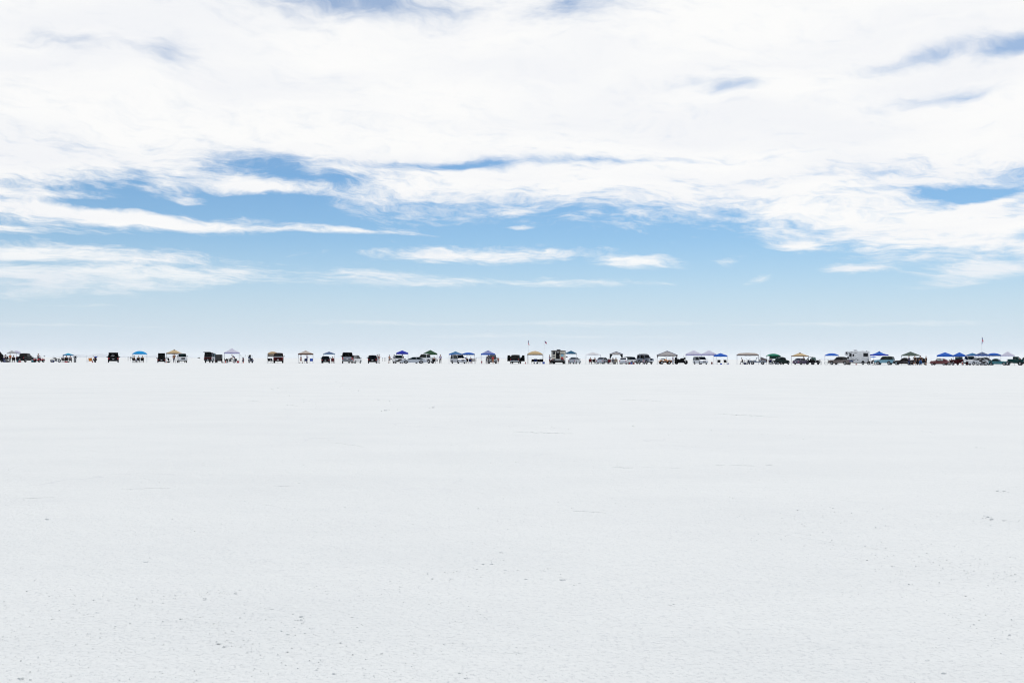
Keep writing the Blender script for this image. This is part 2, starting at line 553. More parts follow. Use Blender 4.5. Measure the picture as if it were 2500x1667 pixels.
    # faint old wheel tracks: pairs of low pressed-up lips wandering over the flat
    for x0, y0, x1, y1 in [(560, 925, 1500, 1010), (0, 960, 900, 1060), (1100, 1040, 2500, 1120), (0, 905, 700, 925), (1300, 960, 2500, 1005),
                           (0, 1110, 900, 1210), (1500, 1180, 2500, 1330), (1000, 915, 2500, 935)]:
        ax, ay = flat_at(x0, y0)
        bx, by = flat_at(x1, y1)
        L = math.hypot(bx - ax, by - ay)
        nx, ny = -(by - ay) / L, (bx - ax) / L
        n = 160
        off = rnd.random() * 50
        for side in (-.75, .75):
            base = len(vs)
            for k in range(n + 1):
                s = k / n
                wob = noise.noise(Vector((s * 5 + off, 0, 0))) * L * .05 + side
                x, y = ax + (bx - ax) * s + nx * wob, ay + (by - ay) * s + ny * wob
                h = max(0.0, noise.noise(Vector((s * 45 + off, side, 8))) + .1) * .55 / FPX * y
                vs += [(x - nx * .08, y - abs(ny) * .06, -0.01), (x, y, h - .001), (x + nx * .1, y + abs(ny) * .12, -0.01)]
            for k in range(n):
                a = base + k * 3
                fs += [(a, a + 3, a + 4, a + 1), (a + 1, a + 4, a + 5, a + 2)]
    me = bpy.data.meshes.new('salt_ridges')
    me.from_pydata(vs, [], fs)
    me.materials.append(SALT)
    o = bpy.data.objects.new('salt_ridges', me)
    COL.objects.link(o)
    tag(o, 'thin broken raised cracks in the white salt crust', None, None, 'stuff')


build_crumbs()


def build_mountains():
    mt = pm('hazed_far_rock', (0.40, 0.45, 0.52), 0.9, var=0.3, scale=0.002)  # rock colour paled and blued to carry part of the haze
    D = 56000.0
    prof = [  # photo x, height in photo px above the horizon
        [(175, 0), (182, 5.5), (188, 6.5), (193, 8), (197, 7), (203, 4), (207, 1), (209, 0)],
        [(226, 0), (232, 4), (238, 8), (243, 9), (250, 8), (256, 6.5), (262, 6.5), (270, 5), (276, 4.5), (284, 4), (292, 3), (298, 3.3), (304, 3.5),
         (309, 2), (314, 0)],
        [(322, 0), (328, 4), (338, 5), (346, 6), (352, 5), (364, 4.5), (374, 5.5), (384, 5), (396, 5), (404, 4), (420, 4), (436, 3), (452, 3.5), (462, 1), (470, 0)],
        [(1152, 0), (1160, 3), (1168, 5), (1178, 6), (1190, 5), (1204, 5), (1214, 4), (1222, 3), (1232, 2), (1244, 1), (1250, 0)],
        [(1990, 0), (2004, 2), (2020, 3.5), (2040, 2), (2060, 0)]]
    for i, pr in enumerate(prof):
        vs, fs = [], []
        n = 60
        cols = 9
        dd = D * (1.15 if i >= 3 else 1.0)
        for k in range(n + 1):
            px = pr[0][0] + (pr[-1][0] - pr[0][0]) * k / n
            for (xa, ha), (xb, hb) in zip(pr, pr[1:]):
                if xa <= px <= xb:
                    h = ha + (hb - ha) * (px - xa) / (xb - xa)
                    break
            X = (px - 1250) / FPX * dd
            H = h / FPX * dd
            for j in range(cols):
                t = j / (cols - 1) * 2 - 1
                z = H * (1 - abs(t) ** 1.3)
                z += noise.fractal(Vector((X * 0.0012, t * 4, i)), 1.0, 2.1, 4) * H * 0.22 * (1 - abs(t))
                vs.append((X, dd + t * 2600, max(z, 0) - 2))
        for k in range(n):
            for j in range(cols - 1):
                a = k * cols + j
                fs.append((a, a + 1, a + cols + 1, a + cols))
        me = bpy.data.meshes.new('hills')
        me.from_pydata(vs, [], fs)
        me.materials.append(mt)
        o = bpy.data.objects.new('hills', me)
        COL.objects.link(o)
        o['kind'] = 'structure'


build_mountains()


def build_haze():
    m = bpy.data.materials.new('dry_air')
    m.use_nodes = True
    t = m.node_tree
    t.nodes.remove(t.nodes['Principled BSDF'])
    v = nd(t, 'ShaderNodeVolumePrincipled')
    v.inputs['Color'].default_value = (*HAZE_RGB, 1)
    v.inputs['Density'].default_value = HAZE_D
    v.inputs['Anisotropy'].default_value = 0.6
    t.links.new(v.outputs[0], t.nodes['Material Output'].inputs['Volume'])
    bm = bmesh.new()
    bmesh.ops.create_cube(bm, size=1)
    me = bpy.data.meshes.new('haze')
    bm.to_mesh(me)
    me.materials.append(m)
    o = bpy.data.objects.new('haze', me)
    COL.objects.link(o)
    z0, z1 = -4.0, 330.0
    o.location = (0, 2000, (z0 + z1) / 2)
    o.scale = (160000, 150000, z1 - z0)
    o['kind'] = 'stuff'
    o['label'] = 'pale dry air over the salt flat that fades the far hills'


build_haze()

# ------------------------------------------------------------------ mesh helpers
class MB:
    def __init__(s):
        s.v, s.f, s.mi = [], [], []

    def add(s, vs, fs, mi=0):
        n = len(s.v)
        s.v += [tuple(v) for v in vs]
        s.f += [tuple(i + n for i in f) for f in fs]
        s.mi += [mi] * len(fs)
        return s

    def box(s, c, d, ch=0.0, rot=None, mi=0, taper=None):
        """box centre c, size d; ch = chamfer; taper=(tx,ty) scale of the top"""
        hx, hy, hz = d[0] / 2, d[1] / 2, d[2] / 2
        tx, ty = taper or (1, 1)
        ch = min(ch, hx * .9, hy * .9, hz * .9)
        if ch <= 0:
            vs = [(x * hx, y * hy, z * hz) for z in (-1, 1) for y in (-1, 1) for x in (-1, 1)]
            fs = [(0, 2, 3, 1), (4, 5, 7, 6), (0, 1, 5, 4), (2, 6, 7, 3), (0, 4, 6, 2), (1, 3, 7, 5)]
        else:
            vs, fs, idx = [], [], {}
            for sx in (-1, 1):
                for sy in (-1, 1):
                    for sz in (-1, 1):
                        for ax in range(3):
                            p = [sx * (hx - ch), sy * (hy - ch), sz * (hz - ch)]
                            p[ax] += (sx, sy, sz)[ax] * ch
                            idx[(sx, sy, sz, ax)] = len(vs)
                            vs.append(tuple(p))
            for ax in range(3):
                o = [a for a in range(3) if a != ax]
                for sg in (-1, 1):
                    q = []
                    for a, b in ((-1, -1), (1, -1), (1, 1), (-1, 1)):
                        k = [0, 0, 0]
                        k[ax] = sg
                        k[o[0]] = a
                        k[o[1]] = b
                        q.append(idx[(*k, ax)])
                    fs.append(tuple(q) if (sg > 0) ^ (ax == 1) else tuple(q[::-1]))
                for a in (-1, 1):
                    for b in (-1, 1):
                        k0, k1 = [0, 0, 0], [0, 0, 0]
                        k0[ax], k1[ax] = -1, 1
                        for k in (k0, k1):
                            k[o[0]] = a
                            k[o[1]] = b
                        fs.append((idx[(*k0, o[0])], idx[(*k1, o[0])], idx[(*k1, o[1])], idx[(*k0, o[1])]))
            for sx in (-1, 1):
                for sy in (-1, 1):
                    for sz in (-1, 1):
                        fs.append(tuple(idx[(sx, sy, sz, a)] for a in range(3)))
        out = []
        for x, y, z in vs:
            if z > 0:
                x, y = x * tx, y * ty
            p = Vector((x, y, z))
            if rot is not None:
                p = rot @ p
            out.append((p.x + c[0], p.y + c[1], p.z + c[2]))
        return s.add(out, fs, mi)

    def tube(s, pts, r, n=7, mi=0, cap=True):
        """round bar along points; r a number or a list"""
        P = [Vector(p) for p in pts]
        rs = r if isinstance(r, (list, tuple)) else [r] * len(P)
        vs, fs = [], []
        for i, p in enumerate(P):
            d = (P[min(i + 1, len(P) - 1)] - P[max(i - 1, 0)])
            if d.length < 1e-9:
                d = Vector((0, 0, 1))
            d.normalize()
            a = Vector((0, 0, 1)) if abs(d.z) < 0.9 else Vector((1, 0, 0))
            u = d.cross(a).normalized()
            w = d.cross(u)
            for k in range(n):
                t = 2 * PI * k / n
                vs.append(p + (u * math.cos(t) + w * math.sin(t)) * rs[i])
        for i in range(len(P) - 1):
            for k in range(n):
                a, b = i * n + k, i * n + (k + 1) % n
                fs.append((a, b, b + n, a + n))
        if cap:
            fs.append(tuple(range(n))[::-1])
            fs.append(tuple((len(P) - 1) * n + k for k in range(n)))
        return s.add(vs, fs, mi)

    def ball(s, c, r, n=10, m=6, rot=None, mi=0):
        """ellipsoid, r = (rx, ry, rz)"""
        if isinstance(r, (int, float)):
            r = (r, r, r)
        vs = [Vector((0, 0, -r[2]))]
        for j in range(1, m):
            t = -PI / 2 + PI * j / m
            for k in range(n):
                a = 2 * PI * k / n
                vs.append(Vector((math.cos(a) * math.cos(t) * r[0], math.sin(a) * math.cos(t) * r[1], math.sin(t) * r[2])))
        vs.append(Vector((0, 0, r[2])))
        fs = [(0, 1 + (k + 1) % n, 1 + k) for k in range(n)]
        for j in range(m - 2):
            for k in range(n):
                a, b = 1 + j * n + k, 1 + j * n + (k + 1) % n
                fs.append((a, b, b + n, a + n))
        T = len(vs) - 1
        o = 1 + (m - 2) * n
        fs += [(o + k, o + (k + 1) % n, T) for k in range(n)]
        if rot is not None:
            vs = [rot @ v for v in vs]
        return s.add([v + Vector(c) for v in vs], fs, mi)

    def disc(s, c, ro, w, ri=0.0, n=18, mi=0, rnd=0.25):
        """wheel-like ring on a Y axle: outer radius ro, width w, inner radius ri, rounded shoulders"""
        prof = [(ri, -w / 2), (ro - rnd * w, -w / 2), (ro, -w / 2 + rnd * w), (ro, w / 2 - rnd * w), (ro - rnd * w, w / 2), (ri, w / 2)]
        vs, fs = [], []
        L = len(prof)
        for k in range(n):
            a = 2 * PI * k / n
            for r_, y in prof:
                vs.append((c[0] + math.cos(a) * r_, c[1] + y, c[2] + math.sin(a) * r_))
        for k in range(n):
            for j in range(L - 1 if ri <= 0 else L):
                a, b = k * L + j, k * L + (j + 1) % L
                a2, b2 = ((k + 1) % n) * L + j, ((k + 1) % n) * L + (j + 1) % L
                fs.append((a, b, b2, a2))
        return s.add(vs, fs, mi)

    def prism(s, poly, layers, mi=0):
        """poly in x-z, swept along y through layers (y, sx, sz_fn)"""
        n = len(poly)
        vs, fs = [], []
        for y, fn in layers:
            for x, z in poly:
                x2, z2 = fn(x, z)
                vs.append((x2, y, z2))
        for j in range(len(layers) - 1):
            for k in range(n):
                a, b = j * n + k, j * n + (k + 1) % n
                fs.append((a, b, b + n, a + n))
        fs.append(tuple(range(n))[::-1])
        fs.append(tuple((len(layers) - 1) * n + k for k in range(n)))
        return s.add(vs, fs, mi)

    def quad(s, a, b, c, d, th=0.012, mi=0):
        """thin slab over four corners"""
        A, Bv, Cv, D = map(Vector, (a, b, c, d))
        nn = (Bv - A).cross(D - A)
        if nn.length < 1e-9:
            nn = (Cv - A).cross(D - A)
        nn = nn.normalized() * th / 2
        vs = [p - nn for p in (A, Bv, Cv, D)] + [p + nn for p in (A, Bv, Cv, D)]
        return s.add(vs, [(3, 2, 1, 0), (4, 5, 6, 7), (0, 1, 5, 4), (1, 2, 6, 5), (2, 3, 7, 6), (3, 0, 4, 7)], mi)

    def mesh(s, name, smooth=False):
        me = bpy.data.meshes.new(name)
        me.from_pydata(s.v, [], s.f)
        bm = bmesh.new()
        bm.from_mesh(me)
        bmesh.ops.recalc_face_normals(bm, faces=bm.faces)
        bm.to_mesh(me)
        bm.free()
        if smooth:
            for p in me.polygons:
                p.use_smooth = True
        if any(s.mi) and len(me.polygons) == len(s.mi):
            for p, i in zip(me.polygons, s.mi):
                p.material_index = i
        me.update()
        return me


def obj(name, me, mats, parent=None, loc=None):
    if isinstance(me, MB):
        me = me.mesh(name)
    if not isinstance(mats, (list, tuple)):
        mats = [mats]
    while len(me.materials) < len(mats):
        me.materials.append(None)
    o = bpy.data.objects.new(name, me)
    COL.objects.link(o)
    for i, m in enumerate(mats):
        o.material_slots[i].link = 'OBJECT'
        o.material_slots[i].material = m
    if parent is not None:
        o.parent = parent
    if loc:
        o.location = loc
    return o


def thing(name, label, cat, group=None):
    o = bpy.data.objects.new(name, None)
    o.empty_display_size = 0.3
    COL.objects.link(o)
    return tag(o, label, cat, group)


# ------------------------------------------------------------------ where things stand
def base_row(px):                               # row of the ground line along the camps, measured in the photograph
    T = [(0, 885.4), (700, 885.9), (1300, 887.2), (1650, 888.3), (1950, 889.6), (2250, 892), (2500, 893)]
    for (a, ya), (b, yb) in zip(T, T[1:]):
        if px <= b:
            return ya + (yb - ya) * (px - a) / (b - a)
    return 893


ROW = 200.0


def place(o, px, yaw, d=ROW, scale=None):
    """stand o on the flat; yaw relative to the line of sight: 90 = faces away, 0 = faces right"""
    X = (px - 1250) / FPX * d
    az = math.atan2(X, d)
    o.location = (X, d, 0)
    o.rotation_euler = (0, 0, R(yaw) - az)
    if scale:
        o.scale = scale
    return o


def wide(px, w, d=ROW):                         # metres across the line of sight for w photo pixels
    X = (px - 1250) / FPX * d
    return w / FPX * d * math.cos(math.atan2(X, d))


def high(px, row, d=ROW):                       # height above ground of a photo row
    return (base_row(px) - row) / FPX * 200.0 * (d / 200.0)


# ------------------------------------------------------------------ colours
def paint(key):
    C = dict(black=(0.012, 0.013, 0.016), white=(0.78, 0.79, 0.80), silver=(0.46, 0.49, 0.55), darkred=(0.09, 0.010, 0.014),
             brown=(0.07, 0.045, 0.04), grey=(0.16, 0.17, 0.19), navy=(0.02, 0.05, 0.14), teal=(0.02, 0.17, 0.21), tealdark=(0.015, 0.085, 0.085),
             lightblue=(0.16, 0.36, 0.47), maroon=(0.15, 0.032, 0.035), green=(0.015, 0.05, 0.045), cream=(0.66, 0.62, 0.52),
             greybrown=(0.15, 0.12, 0.115), orange=(0.75, 0.24, 0.02), red=(0.45, 0.02, 0.03), darkbrown=(0.045, 0.028, 0.026),
             bluegrey=(0.19, 0.22, 0.28), plum=(0.11, 0.09, 0.15), palesilver=(0.62, 0.64, 0.69))
    metal = 0.35 if key in ('silver', 'palesilver', 'grey', 'bluegrey', 'plum') else 0.0
    dark = max(C[key]) < 0.12
    return pm('paint_' + key, tuple(v * (0.55 if dark else 1) for v in C[key]), 0.42 if dark else 0.32, metal, 0.03 if dark else 0.4, 0.08, 1.5, spec=0.06 if dark else 0.4)


def cloth(key):
    C = dict(black=(0.009, 0.009, 0.011), white=(0.76, 0.76, 0.78), navy=(0.012, 0.022, 0.09), blue=(0.03, 0.10, 0.50), red=(0.42, 0.03, 0.04),
             darkred=(0.16, 0.02, 0.03), orange=(0.62, 0.15, 0.03), brown=(0.28, 0.11, 0.04), lilac=(0.45, 0.45, 0.66), grey=(0.24, 0.24, 0.28),
             khaki=(0.40, 0.34, 0.26), jeans=(0.05, 0.14, 0.36), pink=(0.45, 0.10, 0.17), skin=(0.55, 0.30, 0.20), green=(0.02, 0.12, 0.06),
             darkgrey=(0.05, 0.05, 0.06), pale=(0.60, 0.56, 0.52), teal=(0.02, 0.16, 0.22))
    return pm('cloth_' + key, C[key], 0.9, 0, 0, 0.18, 6, spec=0.04)


def fabric(key):
    C = dict(blue=(0.025, 0.15, 0.62), brightblue=(0.01, 0.38, 0.80), teal=(0.04, 0.42, 0.62), navy=(0.025, 0.10, 0.33), darkblue=(0.03, 0.05, 0.50),
             periwinkle=(0.30, 0.34, 0.62), green=(0.01, 0.25, 0.15), darkgreen=(0.03, 0.10, 0.045), greygreen=(0.11, 0.15, 0.12), tan=(0.62, 0.45, 0.26),
             beige=(0.62, 0.53, 0.46), sand=(0.74, 0.55, 0.31), brown=(0.12, 0.055, 0.035), lilac=(0.50, 0.48, 0.74), white=(0.74, 0.72, 0.82),
             palewhite=(0.84, 0.83, 0.84), lightgrey=(0.50, 0.50, 0.50), black=(0.02, 0.025, 0.03), greybeige=(0.52, 0.49, 0.48), steel=(0.06, 0.22, 0.42),
             navygrey=(0.12, 0.17, 0.32), darkteal=(0.02, 0.13, 0.24), greybrown=(0.17, 0.15, 0.16), darkwall=(0.006, 0.05, 0.035))
    return pm('canopy_' + key, C[key], 0.85, 0, 0, 0.08, 1.2, trans=0.38 if key not in ('black', 'brown', 'darkwall', 'greybrown') else 0.08, spec=0.2)


RUBBER = pm('rubber', (0.012, 0.012, 0.013), 0.95, var=0.3, scale=9, spec=0.04)
CHROME = pm('chrome', (0.72, 0.73, 0.75), 0.18, 1.0, var=0.05)
RIM = pm('wheel_rim', (0.42, 0.43, 0.46), 0.35, 0.8)
DARK = pm('dark_plastic', (0.011, 0.011, 0.012), 0.85, spec=0.05)
REDL = pm('red_lens', (0.50, 0.012, 0.02), 0.2, coat=0.5)
LAMP = pm('clear_lens', (0.75, 0.76, 0.78), 0.15, coat=0.8)
AMBER = pm('amber_lens', (0.75, 0.28, 0.03), 0.25)
PLATE = pm('plate', (0.62, 0.62, 0.64), 0.5)
SEATM = pm('seat_cloth', (0.014, 0.014, 0.016), 0.95, spec=0.03)
STEEL = pm('white_steel', (0.60, 0.61, 0.65), 0.4, 0.2)
DSTEEL = pm('dark_steel', (0.10, 0.10, 0.11), 0.5, 0.4)
GLASS = glass_mat('car_glass', (0.55, 0.80, 0.76), 0.42)
TINT = glass_mat('tinted_glass', (0.30, 0.36, 0.36), 0.22)
RVGLASS = pm('rv_window', (0.010, 0.012, 0.016), 0.2, coat=0.05, spec=0.2)

# ------------------------------------------------------------------ vehicles
SPECS = dict(
    sedan=dict(L=4.75, W=1.80, H=1.43, zb=.24, r=.33, wb=2.75, belt=.93, hood=.82, trunk=1.0, nose=.66, tail=.88,
               xr0=-1.80, xr1=-1.05, xf1=.25, xf0=1.05, inset=.20),
    hatch=dict(L=4.0, W=1.70, H=1.48, zb=.24, r=.31, wb=2.5, belt=.95, hood=.88, trunk=.95, nose=.68, tail=.9,
               xr0=-1.85, xr1=-1.45, xf1=.25, xf0=.95, inset=.16),
    suv=dict(L=4.7, W=1.90, H=1.80, zb=.34, r=.38, wb=2.75, belt=1.12, hood=1.08, trunk=1.12, nose=.92, tail=1.08,
             xr0=-2.22, xr1=-2.02, xf1=.45, xf0=1.10, inset=.13),
    oldsuv=dict(L=4.4, W=1.80, H=1.76, zb=.42, r=.38, wb=2.55, belt=1.08, hood=1.04, trunk=1.08, nose=.98, tail=1.05,
                xr0=-2.12, xr1=-1.95, xf1=.35, xf0=.85, inset=.08),
    van=dict(L=4.9, W=1.95, H=1.85, zb=.28, r=.34, wb=3.0, belt=1.05, hood=.98, trunk=1.05, nose=.80, tail=1.0,
             xr0=-2.32, xr1=-2.15, xf1=.75, xf0=1.60, inset=.12),
    pickup=dict(L=5.5, W=2.0, H=1.88, zb=.42, r=.41, wb=3.4, belt=1.17, hood=1.12, trunk=1.17, nose=.98, tail=1.15,
                xr0=-.75, xr1=-.60, xf1=.55, xf0=1.15, inset=.12, bed=True),
    crewpickup=dict(L=5.8, W=2.0, H=1.88, zb=.42, r=.41, wb=3.6, belt=1.17, hood=1.12, trunk=1.17, nose=.98, tail=1.15,
                    xr0=-1.10, xr1=-.98, xf1=.55, xf0=1.15, inset=.12, bed=True),
    smallpickup=dict(L=4.9, W=1.75, H=1.62, zb=.38, r=.35, wb=3.0, belt=1.02, hood=.96, trunk=1.02, nose=.86, tail=1.0,
                     xr0=-.70, xr1=-.58, xf1=.35, xf0=.95, inset=.12, bed=True),
    fifties=dict(L=5.2, W=1.92, H=1.52, zb=.26, r=.35, wb=2.95, belt=.96, hood=.92, trunk=.96, nose=.86, tail=.95,
                 xr0=-1.45, xr1=-.95, xf1=.15, xf0=.60, inset=.20, roofarc=.07),
)


def shape_roof(s):
    """roof line from the rear belt point to the front one"""
    H, b = s['H'], s['belt']
    k = s.get('roofarc', 0.03)
    pts = [(s['xr0'], b)]
    pts.append((s['xr1'], H - 0.04 - k))
    n = 3
    for i in range(1, n):
        t = i / n
        pts.append((s['xr1'] + (s['xf1'] - s['xr1']) * t, H - k * abs(2 * t - 1) ** 2 * 0.5))
    pts.append((s['xf1'], H - 0.03 - k))
    pts.append((s['xf0'], b))
    return pts


def body_poly(s, top=None):
    L, zb, r = s['L'], s['zb'], s['r']
    xf, xr = s['wb'] / 2 + s.get('shift', 0.05), -s['wb'] / 2 + s.get('shift', 0.05)
    b = s['belt']
    top = top or [(-L / 2 + .03, zb + .06), (-L / 2, zb + .28), (-L / 2 + .02, s['tail'] - .12), (-L / 2 + .10, s['tail']),
                  (min(s['xr0'] - .1, -L / 2 + .45), s['trunk']), (s['xr0'], b + .01), (0, b), (s['xf0'], b), (s['xf0'] + .15, s['hood'] + .05),
                  (L / 2 - .55, s['hood'] - .02), (L / 2 - .12, s['nose'] + .04), (L / 2 - .01, s['nose'] - .10), (L / 2, zb + .25),
                  (L / 2 - .06, zb + .04)]
    pts = list(top)
    for xw in (xf, xr):
        ra = r * 1.20
        a0 = math.asin(max(-1, min(1, (zb - r) / ra)))
        for k in range(9):
            a = a0 + (PI - 2 * a0) * k / 8
            pts.append((xw + ra * math.cos(a), r + ra * math.sin(a)))
    return pts, xf, xr


VCACHE = {}


def vehicle_parts(kind, opt):
    """list of (name, mesh, role, parent index or None)"""
    key = (kind, tuple(sorted(opt.items())))
    if key in VCACHE:
        return VCACHE[key]
    s = dict(SPECS[kind])
    L, Wd, H, b, r = s['L'], s['W'], s['H'], s['belt'], s['r']
    out = []

    def P(name, mb, role, parent=None, smooth=False):
        out.append((name, mb.mesh(kind + '_' + name, smooth), role, parent))
        return len(out) - 1

    poly, xf, xr = body_poly(s)
    hw = Wd / 2

    def edge(k, drop):
        def fn(x, z):
            f = max(0, (z - s['zb'] - .25) / (b - s['zb']))
            return x * (1 - k), z - drop * f
        return fn
    P('body', MB().prism(poly, [(-hw + .015, edge(.02, .09)), (-hw + .09, edge(.006, .0)), (0, edge(0, -.012)), (hw - .09, edge(.006, 0)),
                                (hw - .015, edge(.02, .09))]), 'paint')
    # floor pan between the wheels
    P('underbody', MB().box((0, 0, s['zb'] + .10), (s['wb'] + .9, Wd - .5, .22), .04).box((xf, 0, r), (.12, Wd - .4, .12)).box((xr, 0, r), (.16, Wd - .4, .16)), 'dark')
    roof = shape_roof(s)
    ins = s['inset']

    def yw(z):
        return hw - .05 - ins * max(0, (z - b)) / (H - b)
    # roof skin, pillars and frames
    m = MB()
    rp = roof[1:-1]
    n = len(rp)
    vs, fs = [], []
    cross = (-1, -.86, -.4, 0, .4, .86, 1)
    for x, z in rp:
        for c in cross:
            vs.append((x, yw(z) * c, z + .03 - .05 * abs(c) ** 3))
    for x, z in rp:
        for c in cross:
            vs.append((x, yw(z) * c * .98, z - .03 - .05 * abs(c) ** 3))
    nc = len(cross)
    o2 = n * nc
    for i in range(n - 1):
        for j in range(nc - 1):
            a = i * nc + j
            fs.append((a, a + 1, a + nc + 1, a + nc))
            fs.append((o2 + a, o2 + a + nc, o2 + a + nc + 1, o2 + a + 1))
        fs.append((i * nc, (i + 1) * nc, o2 + (i + 1) * nc, o2 + i * nc))
        fs.append((i * nc + nc - 1, o2 + i * nc + nc - 1, o2 + (i + 1) * nc + nc - 1, (i + 1) * nc + nc - 1))
    for j in range(nc - 1):
        fs.append((j, o2 + j, o2 + j + 1, j + 1))
        a = (n - 1) * nc + j
        fs.append((a, a + 1, o2 + a + 1, o2 + a))
    m.add(vs, fs)
    P('roof', m, 'roof', smooth=False)
    pr = .035 if kind not in ('suv', 'van', 'oldsuv') else .045
    for sy in (-1, 1):
        P('pillar', MB().tube([(roof[0][0], sy * yw(b), b - .03), (roof[1][0], sy * yw(roof[1][1]), roof[1][1] - .03)], pr * 1.5, 6), 'roof')
        P('pillar', MB().tube([(roof[-1][0], sy * yw(b), b - .03), (roof[-2][0], sy * yw(roof[-2][1]), roof[-2][1] - .03)], pr, 6), 'roof')
        xb = (s['xr1'] + s['xf1']) / 2 - .05
        if s['xf1'] - s['xr0'] > 1.8:
            P('pillar', MB().tube([(xb, sy * yw(b), b - .02), (xb, sy * yw(H - .08), H - .08)], pr, 6), 'roof')
        if kind in ('suv', 'van', 'oldsuv'):
            xc = s['xr1'] + .75
            P('pillar', MB().tube([(xc, sy * yw(b), b - .02), (xc, sy * yw(H - .08), H - .08)], pr * 1.3, 6), 'roof')
    # glass
    g = MB()
    e = .025
    (x0, z0), (x1, z1) = roof[-1], roof[-2]
    P('windshield', MB().quad((x0 - .02, -yw(z0) + e, z0), (x0 - .02, yw(z0) - e, z0), (x1, yw(z1) - e, z1 - .03), (x1, -yw(z1) + e, z1 - .03)), 'glass')
    (x0, z0), (x1, z1) = roof[0], roof[1]
    if not opt.get('hatch'):
        P('rear_window', MB().quad((x0 + .02, -yw(z0) + e, z0), (x0 + .02, yw(z0) - e, z0), (x1, yw(z1) - e, z1 - .03), (x1, -yw(z1) + e, z1 - .03)), 'rearglass')
    for sy in (-1, 1):
        xb = (s['xr1'] + s['xf1']) / 2 - .05
        zt = H - .10
        cuts = [s['xr0'] + .06, xb, s['xf0'] - .05] if s['xf1'] - s['xr0'] > 1.8 else [s['xr0'] + .06, s['xf0'] - .05]

        def topx(x):
            if x < s['xr1']:
                return s['xr1'] + .05
            if x > s['xf1']:
                return s['xf1'] - .03
            return x
        for a, c in zip(cuts, cuts[1:]):
            a, c = a + .03, c - .03
            y0, y1 = sy * (yw(b) - .004), sy * (yw(zt) - .004)
            P('side_window', MB().quad((a, y0, b), (c, y0, b), (topx(c) - .02, y1, zt), (topx(a) + .02, y1, zt)), 'glass')
    # seats
    rows = [(s['xf0'] - 1.0)] + ([s['xf0'] - 1.95] if s['xf1'] - s['xr0'] > 1.8 else [])
    for x in rows:
        for y in (-.42, .42):
            P('seat', MB().box((x, y, b - .1), (.14, .50, .55), .05).box((x - .03, y, b + .26), (.09, .26, .20), .03), 'seat')
    P('dashboard', MB().box((s['xf0'] - .22, 0, b - .03), (.4, Wd - .4, .14), .04), 'seat')
    # lamps, grille, bumpers
    lz = s['nose'] - .12
    for sy in (-1, 1):
        P('headlight', MB().box((L / 2 - .035, sy * (hw - .27), lz), (.10, .32, .16), .03), 'lamp')
        P('taillight', MB().box((-L / 2 + .045, sy * (hw - .17), s['tail'] - .22), (.08, .22 if not s.get('bed') else .14, .16 if kind not in ('suv', 'van', 'pickup', 'crewpickup') else .34), .02), 'red')
        P('side_mirror', MB().box((s['xf0'] - .18, sy * (hw + .12), b + .10), (.12, .22, .17), .04).box((s['xf0'] - .16, sy * (hw + .0), b + .04), (.05, .12, .05)), 'mirror')
    P('grille', MB().box((L / 2 - .01, 0, lz - .01), (.06, Wd - 1.16, .18 if kind == 'sedan' else .28), .02), 'grille')
    P('front_bumper', MB().box((L / 2 + .01, 0, s['zb'] + .18), (.18, Wd - .08, .22), .07), 'bumper')
    P('rear_bumper', MB().box((-L / 2 - .01, 0, s['zb'] + .18), (.18, Wd - .08, .22), .07), 'bumper')
    P('license_plate', MB().box((-L / 2 - .03 if not s.get('bed') else -L / 2 - .115, 0, s['tail'] - .32 if not s.get('bed') else s['zb'] + .2), (.02, .32, .15), .005), 'plate')
    if kind not in ('oldsuv',):
        P('license_plate', MB().box((L / 2 + .115, 0, s['zb'] + .18), (.02, .32, .15), .005), 'plate')
    for sy in (-1, 1):
        for xh in ([s['xf0'] - .9] + ([s['xf0'] - 1.9] if s['xf1'] - s['xr0'] > 1.8 else [])):
            P('door_handle', MB().box((xh, sy * (hw - .005), b - .16), (.18, .03, .035), .01), 'trim')
    for x in (xf, xr):
        for sy in (-1, 1):
            y = sy * (hw - .13)
            w = P('wheel', MB().disc((x, y, r), r, .22, r * .55, 18), 'rubber')
            rm = MB().disc((x, y + sy * .03, r), r * .62, .12, 0, 14)
            rm.disc((x, y + sy * .095, r), r * .16, .03, 0, 8)
            P('rim', rm, 'rim', w)
    if s.get('bed'):
        x0, x1 = -L / 2 + .12, s['xr0'] - .12
        P('bed_liner', MB().box(((x0 + x1) / 2, 0, b + .012), (x1 - x0, Wd - .34, .03), .01), 'dark')
        P('tailgate', MB().box((-L / 2 - .005, 0, b - .27), (.05, Wd - .36, .44), .02), 'gate')
    if opt.get('cap'):                       # camper shell on the bed
        x0, x1 = -L / 2 + .06, s['xr0'] - .04
        zt = H - .02 + opt.get('caph', 0)
        m = MB().box(((x0 + x1) / 2, 0, (b + zt) / 2 + .01), (x1 - x0, Wd - .16, zt - b), .06, taper=(.97, .86))
        c = P('camper_shell', m, 'roof')
        for sy in (-1, 1):
            P('shell_window', MB().box(((x0 + x1) / 2, sy * (hw - .135), (b + zt) / 2 + .02), ((x1 - x0) * .7, .02, (zt - b) * .55), .005,
                                       rot=Matrix.Rotation(sy * .11, 3, 'X')), 'tint', c)
        if not opt.get('hatch'):
            P('shell_window', MB().box((x0 + .015, 0, (b + zt) / 2), (.03, Wd * .66, (zt - b) * .62), .005), 'rearglass', c)
